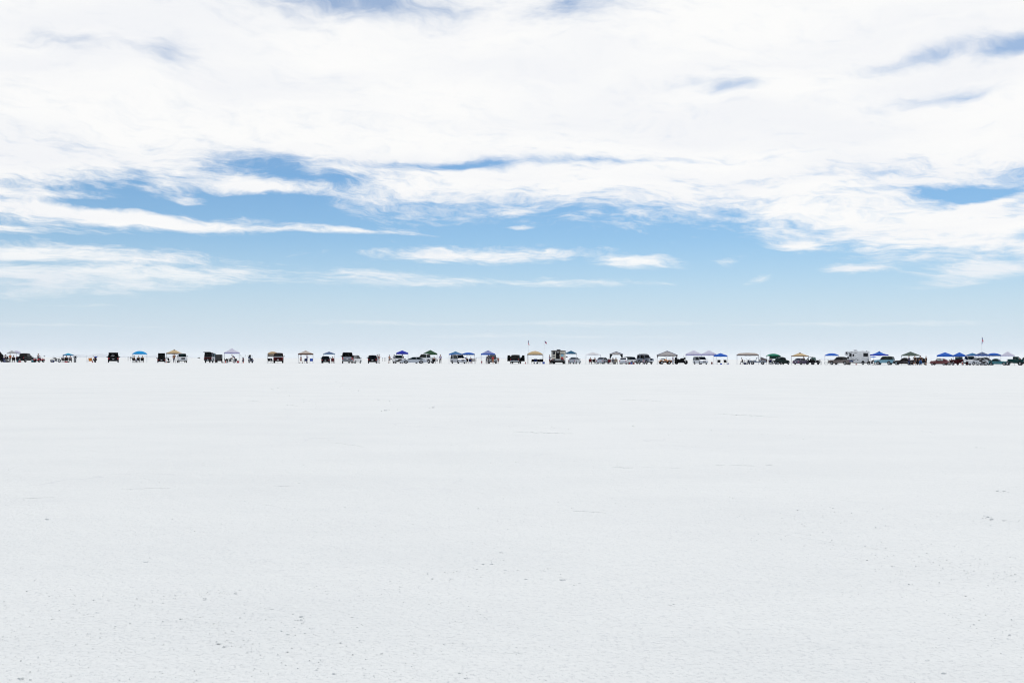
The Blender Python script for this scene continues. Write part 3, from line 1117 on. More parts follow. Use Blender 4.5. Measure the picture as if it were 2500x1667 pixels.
    if opt.get('hatch'):
        zr = roof[1][1] if not opt.get('cap') else H - .02 + opt.get('caph', 0)
        xh = s['xr1'] if not opt.get('cap') else -L / 2 + .1
        ln = opt['hatch']
        an = R(opt.get('hang', 12))
        rt = Matrix.Rotation(an, 3, 'Y')
        c = Vector((xh, 0, zr)) + rt @ Vector((-ln / 2, 0, .03))
        wl = Wd - .28

        def hb(u, y, dx, dy):
            cc = Vector((xh, y, zr + .03)) + rt @ Vector((-u, 0, 0))
            return cc, (dx, dy, .06)
        m = MB()
        for u, y, dx, dy in ((.07, 0, .14, wl), (ln - .16, 0, .32, wl), (ln * .42, wl / 2 - .06, ln - .46, .12), (ln * .42, -wl / 2 + .06, ln - .46, .12)):
            cc, dd_ = hb(u, y, dx, dy)
            m.box(cc, dd_, .02, rot=rt)
        hz = P('tailgate_lifted', m, 'hatchc')
        cc, _ = hb(ln * .42, 0, 0, 0)
        P('tailgate_window', MB().box(cc, (ln - .46, wl - .24, .012), 0, rot=rt), 'glass', hz)
        for sy in (-1, 1):
            P('gas_strut', MB().tube([(xh + .03, sy * (hw - .28), zr - .25), tuple(Vector((xh, sy * (hw - .28), zr)) + rt @ Vector((-ln * .6, 0, 0)))], .015, 5), 'dark', hz)
        # open cargo bay: dark box and a few bags
        P('cargo_bay', MB().box((-L / 2 + .55, 0, b - .05), (.9, Wd - .36, .35), .03).box((-L / 2 + .5, -.3, b + .16), (.5, .5, .3), .06).box((-L / 2 + .5, .35, b + .12), (.4, .4, .2), .05), 'seat')
    if opt.get('doors'):
        for sy in (-1, 1):
            if opt['doors'] == 'left' and sy < 0 or opt['doors'] == 'right' and sy > 0:
                continue
            hx = s['xf0'] - .15
            an = R(62) * sy
            rt = Matrix.Rotation(-an, 3, 'Z')
            Ld = 1.05

            def T(x, z, yo=0):
                v = Vector((hx, sy * (hw - .03), 0)) + rt @ Vector((-x, yo, z))
                return tuple(v)
            d = P('door_open', MB().quad(T(0, s['zb'] + .12), T(Ld, s['zb'] + .12), T(Ld, b), T(0, b), .09), 'paint')
            P('door_frame', MB().tube([T(.1, b), T(.45, H - .1), T(Ld - .05, H - .1), T(Ld, b)], .035, 6), 'paint', d)
            P('door_window', MB().quad(T(.14, b), T(Ld - .04, b), T(Ld - .08, H - .12), T(.46, H - .12), .012), 'glass', d)
    if opt.get('rack'):
        m = MB()
        for sy in (-1, 1):
            m.tube([(s['xr1'] + .2, sy * (hw - .3), H + .09), (s['xf1'] - .2, sy * (hw - .3), H + .09)], .025, 6)
        for x in (s['xr1'] + .4, (s['xr1'] + s['xf1']) / 2, s['xf1'] - .4):
            m.tube([(x, -hw + .25, H + .10), (x, hw - .25, H + .10)], .025, 6)
            for sy in (-1, 1):
                m.tube([(x, sy * (hw - .3), H - .02), (x, sy * (hw - .3), H + .09)], .02, 5)
        P('roof_rack', m, 'dark')
    if opt.get('hoodup'):
        P('hood_raised', MB().quad((s['xf0'] + .1, -hw + .15, s['hood'] + .05), (s['xf0'] + .1, hw - .15, s['hood'] + .05), (s['xf0'] + .55, hw - .2, s['hood'] + .85), (s['xf0'] + .55, -hw + .2, s['hood'] + .85), .04), 'paint')
    if opt.get('antenna'):
        P('antenna', MB().tube([(s['xf0'], hw - .2, b), (s['xf0'] - .2, hw - .2, H + opt['antenna'])], .012, 5), 'dark')
    if opt.get('fins'):
        m = MB()
        for sy in (-1, 1):
            m.prism([(-L / 2 - .02, b - .05), (-L / 2 - .05, b + .15), (-L / 2 + 1.3, b + .02), (-L / 2 + 1.3, b - .08)], [(sy * (hw - .12), lambda x, z: (x, z)), (sy * (hw - .02), lambda x, z: (x, z))])
        P('tail_fin', m, 'paint')
        P('side_trim', MB().box((0, hw - .005, .68), (L - .5, .03, .04), .01).box((0, -hw + .005, .68), (L - .5, .03, .04), .01), 'trim')
    VCACHE[key] = out
    return out


def vehicle(kind, px, yaw, label, col, w=None, top=None, d=ROW, roof=None, name=None, cat='car', over=None, group='vehicles parked along the camp row', **opt):
    parts = vehicle_parts(kind, opt)
    role = dict(paint=paint(col), roof=paint(roof or col), glass=GLASS, rearglass=GLASS, tint=TINT, rubber=RUBBER, rim=RIM, dark=DARK, red=REDL,
                lamp=LAMP, plate=PLATE, seat=SEATM, grille=DARK, bumper=paint(col), mirror=DARK, trim=CHROME, gate=paint(col), hatchc=paint(roof or col))
    if col in ('black', 'darkred', 'navy', 'green', 'darkbrown', 'greybrown', 'bluegrey'):
        role['glass'] = role['rearglass'] = TINT
    over = over or {}
    for k, v in over.items():
        role[k] = v
    t = thing(name or dict(sedan='sedan_car', hatch='hatchback_car', suv='sport_utility_vehicle', van='minivan', pickup='pickup_truck', crewpickup='pickup_truck',
                           smallpickup='pickup_truck', oldsuv='sport_utility_vehicle', fifties='vintage_car')[kind], label, cat, group)
    os_ = []
    for nm, me, rl, par in parts:
        os_.append(obj(nm, me, role[rl], t if par is None else os_[par]))
    s = SPECS[kind]
    sx = sz = 1.0
    if w:
        c, si = abs(math.cos(R(yaw))), abs(math.sin(R(yaw)))
        sx = wide(px, w, d) / (s['L'] * c + s['W'] * si)
        sx = max(.82, min(1.2, sx))
    if top:
        sz = max(.85, min(1.22, high(px, top, d) / s['H']))
    place(t, px, yaw, d, (sx, sx, sz))
    return t


# ---- round-bodied old cars: lofted hull, separate swelling fenders
def hull(stations, n=16):
    """stations: (x, z0, z1, halfwidth, power)"""
    vs, fs = [], []
    for x, z0, z1, hw, p in stations:
        for k in range(n):
            a = 2 * PI * k / n
            c, s_ = math.cos(a), math.sin(a)
            y = hw * math.copysign(abs(c) ** (2 / p), c)
            z = (z0 + z1) / 2 + (z1 - z0) / 2 * math.copysign(abs(s_) ** (2 / p), s_)
            vs.append((x, y, z))
    for i in range(len(stations) - 1):
        for k in range(n):
            a, b = i * n + k, i * n + (k + 1) % n
            fs.append((a, b, b + n, a + n))
    fs.append(tuple(range(n))[::-1])
    fs.append(tuple((len(stations) - 1) * n + k for k in range(n)))
    return MB().add(vs, fs)


def vintage(kind, px, yaw, label, col, w=None, top=None, d=ROW, roofc=None, wallw=False, name='vintage_car'):
    t = thing(name, label, 'car', 'vehicles parked along the camp row')
    pc, rc = paint(col), paint(roofc or col)
    if kind == 'coupe40':
        L, Wd, H, r, xf, xr = 4.7, 1.75, 1.62, .36, 1.5, -1.35
        obj('body', hull([(-2.30, .45, .80, .45, 3), (-2.1, .38, 1.0, .66, 3), (-1.5, .34, 1.16, .72, 3.4), (-.6, .32, 1.08, .74, 4), (.6, .32, 1.06, .70, 4),
                          (1.3, .34, 1.04, .55, 3), (2.0, .38, 1.0, .38, 2.6), (2.22, .42, .86, .22, 2.4)]).mesh('coupe_body', True), pc, t)
        obj('roof', hull([(-1.85, 1.0, 1.22, .45, 2.4), (-1.45, 1.0, 1.45, .58, 2.6), (-.9, 1.0, 1.58, .62, 3), (-.2, 1.0, H, .62, 3), (.35, 1.0, 1.58, .60, 3),
                          (.52, 1.0, 1.40, .58, 3), (.75, 1.0, 1.10, .58, 3)]).mesh('coupe_roof', True), rc, t)
        for sy in (-1, 1):
            for x0, x1 in ((-1.15, -.45), (-.38, .42)):
                obj('side_window', MB().prism([(x0, 1.10), (x1, 1.10), (x1 - .06, 1.42), (x0 + .12, 1.42)], [(sy * .60, lambda x, z: (x, z)), (sy * .645, lambda x, z: (x, z))]), pm('opaque_daylit_glass', (.45, .62, .60), .1, coat=.6), t)  # opaque pale panes; daylight seen through glass is put into their colour
        obj('windshield', MB().quad((.80, -.48, 1.1), (.80, .48, 1.1), (.56, .46, 1.44), (.56, -.46, 1.44), .03), pm('opaque_daylit_glass', (.45, .62, .60), .1, coat=.6), t)
        obj('rear_window', MB().quad((-1.72, -.34, 1.26), (-1.72, .34, 1.26), (-1.44, .32, 1.44), (-1.44, -.32, 1.44), .03), pm('opaque_daylit_glass', (.45, .62, .60), .1, coat=.6), t)
        fr = .46
    elif kind == 'sedan40':
        L, Wd, H, r, xf, xr = 4.8, 1.82, 1.68, .36, 1.5, -1.4
        obj('body', hull([(-2.35, .45, .85, .55, 3), (-2.15, .36, 1.05, .74, 3), (-1.5, .34, 1.14, .80, 4), (0, .32, 1.08, .80, 4), (1.0, .34, 1.06, .66, 3.4),
                          (1.9, .38, 1.02, .46, 2.8), (2.25, .42, .86, .3, 2.4)]).mesh('oldsedan_body', True), pc, t)
        obj('roof', hull([(-1.95, 1.0, 1.22, .55, 2.5), (-1.6, 1.0, 1.50, .66, 3), (-.9, 1.0, 1.66, .69, 3.2), (-.1, 1.0, H, .69, 3.2), (.5, 1.0, 1.60, .66, 3.2),
                          (.68, 1.0, 1.42, .62, 3), (.95, 1.0, 1.10, .6, 3)]).mesh('oldsedan_roof', True), rc, t)
        for sy in (-1, 1):
            for x0, x1 in ((-1.4, -.75), (-.65, -.05), (.03, .6)):
                obj('side_window', MB().prism([(x0, 1.10), (x1, 1.10), (x1 - .05, 1.44), (x0 + .06, 1.44)], [(sy * .66, lambda x, z: (x, z)), (sy * .71, lambda x, z: (x, z))]), RVGLASS, t)
        obj('windshield', MB().quad((.99, -.52, 1.1), (.99, .52, 1.1), (.73, .5, 1.48), (.73, -.5, 1.48), .03), pm('opaque_daylit_glass', (.45, .62, .60), .1, coat=.6), t)
        obj('rear_window', MB().quad((-1.90, -.5, 1.16), (-1.90, .5, 1.16), (-1.62, .46, 1.46), (-1.62, -.46, 1.46), .03), pm('opaque_daylit_glass', (.45, .62, .60), .1, coat=.6), t)
        fr = .47
    else:                                       # 'rodtruck': upright chopped cab, short box, open wheels
        L, Wd, H, r, xf, xr = 4.3, 1.75, 1.62, .38, 1.55, -1.3
        obj('body', MB().box((.85, 0, .86), (1.35, .82, .62), .12).box((-.25, 0, .78), (1.15, 1.40, .78), .10).box((-1.45, 0, .80), (1.25, 1.30, .55), .05), pc, t)
        cab = MB()
        for sx_ in (-.78, .28):
            for sy in (-.64, .64):
                cab.tube([(sx_, sy, 1.1), (sx_ * .93, sy * .94, 1.56)], .05, 6)
        cab.box((-.25, 0, 1.58), (1.15, 1.34, .10), .045)
        cab.box((-.78, 0, 1.24), (.06, 1.28, .22), .02)
        obj('roof', cab, rc, t)
        obj('windshield', MB().quad((.31, -.58, 1.18), (.31, .58, 1.18), (.27, .56, 1.53), (.27, -.56, 1.53), .015), GLASS, t)
        for sy in (-1, 1):
            obj('side_window', MB().quad((-.72, sy * .64, 1.18), (.24, sy * .64, 1.18), (.22, sy * .61, 1.53), (-.70, sy * .61, 1.53), .012), GLASS, t)
        obj('grille', MB().box((1.56, 0, .86), (.10, .72, .70), .05), CHROME, t)
        obj('seats', MB().box((-.5, 0, 1.0), (.2, 1.1, .5), .06), SEATM, t)
        obj('frame_rail', MB().box((0, .36, .48), (4.0, .08, .12), .01).box((0, -.36, .48), (4.0, .08, .12), .01).box((1.55, 0, .42), (.08, 1.6, .08)).box((-1.3, 0, .40), (.14, 1.6, .14)), DARK, t)
        fr = 0
    for sy in (-1, 1):
        if fr:
            obj('front_fender', MB().ball((xf - .02, sy * .66, .60), (.66, .24, .36), 14, 8).mesh('fender', True), pc, t)
            obj('rear_fender', MB().ball((xr - .05, sy * .68, .60), (.68, .22, .36), 14, 8).mesh('fender', True), pc, t)
            obj('running_board', MB().box((.1, sy * .78, .36), (1.7, .24, .07), .02), pc, t)
            obj('headlight', MB().ball((xf + .42, sy * .62, .78), (.15, .12, .12)).mesh('lamp', True), CHROME, t)
            obj('taillight', MB().ball((-2.12, sy * .66, .72), (.05, .06, .06)), REDL, t)
        else:
            obj('headlight', MB().ball((1.62, sy * .52, .92), (.14, .11, .11)).mesh('lamp', True), CHROME, t)
    if fr:
        for x in (2.42, -2.45):
            obj('front_bumper' if x > 0 else 'rear_bumper', MB().tube([(x - .16 * (1 if x > 0 else -1), -.8, .46), (x, -.5, .47), (x, .5, .47), (x - .16 * (1 if x > 0 else -1), .8, .46)], .065, 7), CHROME, t)
        obj('underbody', MB().box((0, 0, .36), (3.6, 1.2, .2), .05), DARK, t)
    for x in (xf, xr):
        for sy in (-1, 1):
            y = sy * (Wd / 2 - .13)
            w_ = obj('wheel', MB().disc((x, y, r), r, .2, r * .5, 18), RUBBER, t)
            if wallw:
                obj('whitewall', MB().disc((x, y + sy * .09, r), r * .88, .04, r * .58, 18), pm('whitewall', (.75, .74, .72), .6), w_)
            obj('rim', MB().disc((x, y + sy * .04, r), r * .56, .12, 0, 12), RIM if not wallw else paint('red'), w_)
    sx = sz = 1
    if w:
        sx = max(.8, min(1.25, wide(px, w, d) / (L * abs(math.cos(R(yaw))) + Wd * abs(math.sin(R(yaw))))))
    if top:
        sz = max(.85, min(1.25, high(px, top, d) / H))
    place(t, px, yaw, d, (sx, sx, sz))
    return t


def open_jeep(px, yaw, label, col, w, top, d=ROW, cover=None, name='open_top_jeep'):
    t = thing(name, label, 'car', 'vehicles parked along the camp row')
    pc = paint(col)
    L, Wd, H, r, xf, xr = 3.9, 1.62, 1.78, .38, 1.2, -1.15
    s = dict(L=L, zb=.45, r=r, wb=2.35, belt=.95, shift=.02, tail=.95, trunk=.95, xr0=-1.2, xf0=.5, hood=.98, nose=.95)
    top_ = [(-1.95, .52), (-1.97, .98), (-1.2, 1.0), (-.55, 1.0), (-.5, .74), (.28, .74), (.36, 1.02), (.62, 1.06), (1.75, 1.0), (1.86, .95), (1.88, .55)]
    poly, _, _ = body_poly(s, top_)
    idn = lambda k: (lambda x, z: (x * k, z))
    obj('body', MB().prism(poly, [(-Wd / 2 + .06, idn(.99)), (-Wd / 2 + .1, idn(1)), (Wd / 2 - .1, idn(1)), (Wd / 2 - .06, idn(.99))]), pc, t)
    m = MB()
    m.tube([(.45, -.68, 1.0), (.28, -.66, 1.62), (.28, .66, 1.62), (.45, .68, 1.0)], .035, 6)
    obj('windshield_frame', m, pc, t)
    obj('windshield', MB().quad((.44, -.64, 1.06), (.44, .64, 1.06), (.30, .62, 1.58), (.30, -.62, 1.58), .01), GLASS, t)
    m = MB()
    for sy in (-1, 1):
        m.tube([(.28, sy * .62, 1.62), (-.7, sy * .62, H - .04), (-.75, sy * .64, .9)], .04, 6)
        m.tube([(-.7, sy * .62, H - .04), (-1.8, sy * .62, 1.0)], .035, 6)
    m.tube([(-.7, -.62, H - .04), (-.7, .62, H - .04)], .04, 6)
    obj('roll_cage', m, DSTEEL, t)
    if cover:
        obj('canvas_cover', MB().prism([(-.62, 1.0), (-.66, H - .05), (-.85, H - .02), (-1.5, 1.5), (-1.96, 1.32), (-1.97, .98)],
                                       [(-.68, idn(1)), (-.60, lambda x, z: (x, z + .03)), (.60, lambda x, z: (x, z + .03)), (.68, idn(1))]), cover, t)
    obj('seats', MB().box((-.35, -.36, 1.05), (.14, .46, .6), .05).box((-.35, .36, 1.05), (.14, .46, .6), .05), SEATM, t)
    obj('grille', MB().box((1.89, 0, .80), (.05, .9, .34), .02), DARK, t)
    for sy in (-1, 1):
        obj('headlight', MB().ball((1.90, sy * .52, .82), (.05, .10, .10)), LAMP, t)
        obj('taillight', MB().box((-1.99, sy * .62, .85), (.04, .12, .12), .01), REDL, t)
        obj('fender', MB().box((1.25, sy * (Wd / 2 - .02), .92), (1.1, .24, .06), .02), pc, t)
    obj('front_bumper', MB().box((2.0, 0, .55), (.12, 1.5, .14), .03), DSTEEL, t)
    obj('rear_bumper', MB().box((-2.05, 0, .55), (.12, 1.5, .14), .03), DSTEEL, t)
    obj('spare_wheel', MB().disc((0, 0, 0), .36, .2, .18, 16), RUBBER, t).matrix_local = Matrix.Translation((-2.12, .15, .98)) @ Matrix.Rotation(PI / 2, 4, 'Z')
    for x in (xf, xr):
        for sy in (-1, 1):
            y = sy * (Wd / 2 - .1)
            w_ = obj('wheel', MB().disc((x, y, r), r, .24, r * .5, 18), RUBBER, t)
            obj('rim', MB().disc((x, y + sy * .04, r), r * .56, .16, 0, 12), RIM, w_)
    sx = max(.8, min(1.3, wide(px, w, d) / (L * abs(math.cos(R(yaw))) + Wd * abs(math.sin(R(yaw))))))
    place(t, px, yaw, d, (sx, sx, high(px, top, d) / H))
    return t

# ------------------------------------------------------------------ two-wheelers and quads
def spoked(t, x, r, w, mat_rim=None, n=18, name='wheel'):
    wh = obj(name, MB().disc((x, 0, r), r, w, r - w * .95, n), RUBBER, t)
    m = MB().disc((x, 0, r), r - w * .8, w * .45, r - w * 1.3, n)
    m.disc((x, 0, r), .05, .1, 0, 8)
    for k in range(7):
        a = 2 * PI * k / 7
        m.tube([(x, 0, r), (x + math.cos(a) * (r - w), 0, r + math.sin(a) * (r - w))], .008, 4)
    obj('rim', m, mat_rim or CHROME, wh)
    return wh


def motorcycle(px, yaw, label, col='black', d=ROW, screen=False, bags=False, s=1.0, draped=None, box=False, bars=0.0, heavy=False):
    t = thing('motorcycle', label, 'motorcycle', 'motorcycles and quads at the camps')
    pc = paint(col)
    for x_, w_ in ((.78, .12), (-.72, .15)):
        wh = spoked(t, x_, .33, .20 if heavy else w_)
        if heavy:
            obj('brake_disc', MB().disc((x_, .0, .33), .27, .10, 0, 16), DARK, wh)
    if heavy:
        obj('lower_fairing', MB().box((.0, 0, .52), (1.15, .46, .56), .12), pc, t)
        obj('rear_fairing', MB().box((-.62, 0, .72), (.9, .42, .34), .12), pc, t)
    obj('engine', MB().box((0, 0, .42), (.48, .34, .34), .06).tube([(.05, 0, .5), (.16, 0, .74)], .11, 8).tube([(-.05, 0, .5), (-.18, 0, .72)], .11, 8), pm('engine_metal', (.12, .12, .13), .35, .7), t)
    obj('frame', MB().tube([(.52, 0, .92), (.28, 0, .28), (-.35, 0, .26), (-.45, 0, .72), (.48, 0, .86)], .03, 6).tube([(-.35, 0, .33), (-.72, .09, .33)], .03, 6).tube([(-.35, 0, .33), (-.72, -.09, .33)], .03, 6), DSTEEL, t)
    obj('fuel_tank', MB().ball((.18, 0, .88), (.33, .17, .14), 12, 7).mesh('tank', True), pc, t)
    obj('seat', MB().box((-.38, 0, .76), (.55, .28, .10), .04).box((-.72, 0, .84), (.24, .24, .12), .05), DARK, t)
    m = MB()
    for sy in (-1, 1):
        m.tube([(.78, sy * .09, .33), (.50, sy * .08, .98)], .028, 6)
    obj('front_fork', m, CHROME, t)
    hb = obj('handlebar', MB().tube([(.26, -.40, 1.05 + bars), (.42, -.30, 1.10 + bars), (.48, 0, 1.02), (.42, .30, 1.10 + bars), (.26, .40, 1.05 + bars)], .018, 6), CHROME, t)
    for sy in (-1, 1):
        obj('mirror', MB().tube([(.38, sy * .33, 1.08 + bars), (.40, sy * .40, 1.24 + bars)], .01, 4).ball((.40, sy * .42, 1.28 + bars), (.02, .07, .05)), DARK, hb)
    obj('headlight', MB().ball((.62, 0, .92), (.09, .10, .10)), LAMP, t)
    obj('front_fender', MB().prism([(.78 + .39 * math.cos(a), .33 + .39 * math.sin(a)) for a in [PI * .1 + PI * .75 * i / 8 for i in range(9)]] +
                                   [(.78 + .36 * math.cos(a), .33 + .36 * math.sin(a)) for a in [PI * .85 - PI * .75 * i / 8 for i in range(9)]],
                                   [(-.09, lambda x, z: (x, z)), (.09, lambda x, z: (x, z))]), pc, t)
    obj('rear_fender', MB().prism([(-.72 + .40 * math.cos(a), .33 + .40 * math.sin(a)) for a in [PI * .25 + PI * .75 * i / 8 for i in range(9)]] +
                                  [(-.72 + .36 * math.cos(a), .33 + .36 * math.sin(a)) for a in [PI * 1.0 - PI * .75 * i / 8 for i in range(9)]],
                                  [(-.11, lambda x, z: (x, z)), (.11, lambda x, z: (x, z))]), pc, t)
    obj('exhaust_pipe', MB().tube([(.2, .16, .55), (.1, .20, .28), (-.9, .22, .30)], .045, 7), CHROME, t)
    obj('taillight', MB().box((-1.08, 0, .66), (.06, .12, .08), .02), REDL, t)
    obj('kickstand', MB().tube([(-.1, .12, .28), (-.2, .30, 0.01)], .015, 5), DSTEEL, t)
    if screen:
        obj('windscreen', MB().quad((.62, -.26, 1.0), (.62, .26, 1.0), (.42, .20, 1.50), (.42, -.20, 1.50), .02), TINT, t)
        obj('fairing', MB().ball((.60, 0, .96), (.16, .30, .18), 12, 7).mesh('fairing', True), pc, t)
    if bags:
        for sy in (-1, 1):
            obj('saddlebag', MB().box((-.68, sy * .27, .60), (.55, .18, .34), .06), pc if not draped else DARK, t)
    if box:
        obj('top_case', MB().box((-.82, 0, 1.0), (.36, .46, .30), .07), pc, t)
    if draped:
        c1, c2 = draped
        obj('draped_cover', MB().box((.05, .0, 1.02), (.55, .62, .24), .10), cloth(c1), t)
        obj('draped_cover', MB().box((-.35, -.12, 1.12), (.45, .50, .22), .10), cloth(c2), t)
    return place(t, px, yaw, d, (s, s, s))


def quad_bike(px, yaw, label, col, d=ROW, s=1.0):
    t = thing('quad_bike', label, 'quad bike', 'motorcycles and quads at the camps')
    pc = paint(col)
    for x in (.58, -.58):
        for sy in (-1, 1):
            w = obj('wheel', MB().disc((x, sy * .42, .29), .29, .24, .14, 16, rnd=.3), RUBBER, t)
            obj('rim', MB().disc((x, sy * .46, .29), .15, .16, 0, 10), RIM, w)
    obj('chassis', MB().box((0, 0, .40), (1.0, .32, .26), .06).box((.58, 0, .30), (.1, .8, .1)).box((-.58, 0, .30), (.1, .8, .1)), DARK, t)
    obj('body', MB().box((.08, 0, .68), (.5, .30, .24), .09), pc, t)
    for x in (.58, -.58):
        for sy in (-1, 1):
            obj('fender', MB().prism([(x + .40 * math.cos(a), .31 + .36 * math.sin(a)) for a in [PI * .08 + PI * .84 * i / 8 for i in range(9)]] +
                                     [(x + .36 * math.cos(a), .31 + .32 * math.sin(a)) for a in [PI * .92 - PI * .84 * i / 8 for i in range(9)]],
                                     [(sy * .26, lambda a_, z: (a_, z)), (sy * .56, lambda a_, z: (a_, z - .03))]), pc, t)
    obj('seat', MB().box((-.28, 0, .80), (.62, .28, .13), .05), DARK, t)
    for x in (.68, -.68):
        m = MB()
        for y in (-.28, -.09, .09, .28):
            m.tube([(x - .18, y, .80), (x + .18, y, .80)], .014, 5)
        m.tube([(x - .18, -.28, .80), (x - .18, .28, .80)], .014, 5).tube([(x + .18, -.28, .80), (x + .18, .28, .80)], .014, 5).tube([(x, -.2, .80), (x * .9, -.15, .5)], .014, 5).tube([(x, .2, .80), (x * .9, .15, .5)], .014, 5)
        obj('cargo_rack', m, DSTEEL, t)
    obj('handlebar', MB().tube([(.10, -.36, 1.02), (.20, -.22, 1.02), (.30, 0, .84), (.20, .22, 1.02), (.10, .36, 1.02)], .02, 6), DSTEEL, t)
    for sy in (-1, 1):
        obj('headlight', MB().ball((.80, sy * .16, .64), (.05, .07, .06)), LAMP, t)
    return place(t, px, yaw, d, (s, s, s))


def bicycle(px, yaw, label, col, d=ROW, s=1.0):
    t = thing('bicycle', label, 'bicycle', 'bicycles leaning about the camps')
    for x in (.52, -.52):
        w = obj('wheel', MB().disc((x, 0, .34), .34, .035, .305, 20), RUBBER, t)
        m = MB()
        for k in range(9):
            a = 2 * PI * k / 9
            m.tube([(x, 0, .34), (x + math.cos(a) * .31, 0, .34 + math.sin(a) * .31)], .004, 4)
        m.disc((x, 0, .34), .03, .08, 0, 8)
        obj('rim', m, CHROME, w)
    obj('frame', MB().tube([(.40, 0, .82), (-.12, 0, .80), (-.02, 0, .30), (.40, 0, .72)], .018, 6).tube([(-.12, 0, .80), (-.52, 0, .34), (-.02, 0, .30)], .013, 6).tube([(.38, 0, .90), (.52, 0, .34)], .016, 6), paint(col), t)
    obj('handlebar', MB().tube([(.28, -.28, .98), (.38, -.16, .98), (.38, .16, .98), (.28, .28, .98)], .014, 5).tube([(.38, 0, .98), (.38, 0, .86)], .014, 5), DSTEEL, t)
    obj('saddle', MB().ball((-.14, 0, .93), (.14, .08, .04), 10, 6).tube([(-.14, 0, .93), (-.12, 0, .78)], .012, 5), DARK, t)
    obj('crank', MB().disc((-.02, .04, .30), .09, .01, .06, 14).tube([(-.02, .07, .30), (.12, .07, .22)], .01, 4).tube([(-.02, -.07, .30), (-.16, -.07, .38)], .01, 4), DSTEEL, t)
    return place(t, px, yaw, d, (s, s, s))


# ------------------------------------------------------------------ canopies
CGROUP = 'pop-up canopies along the camp row'


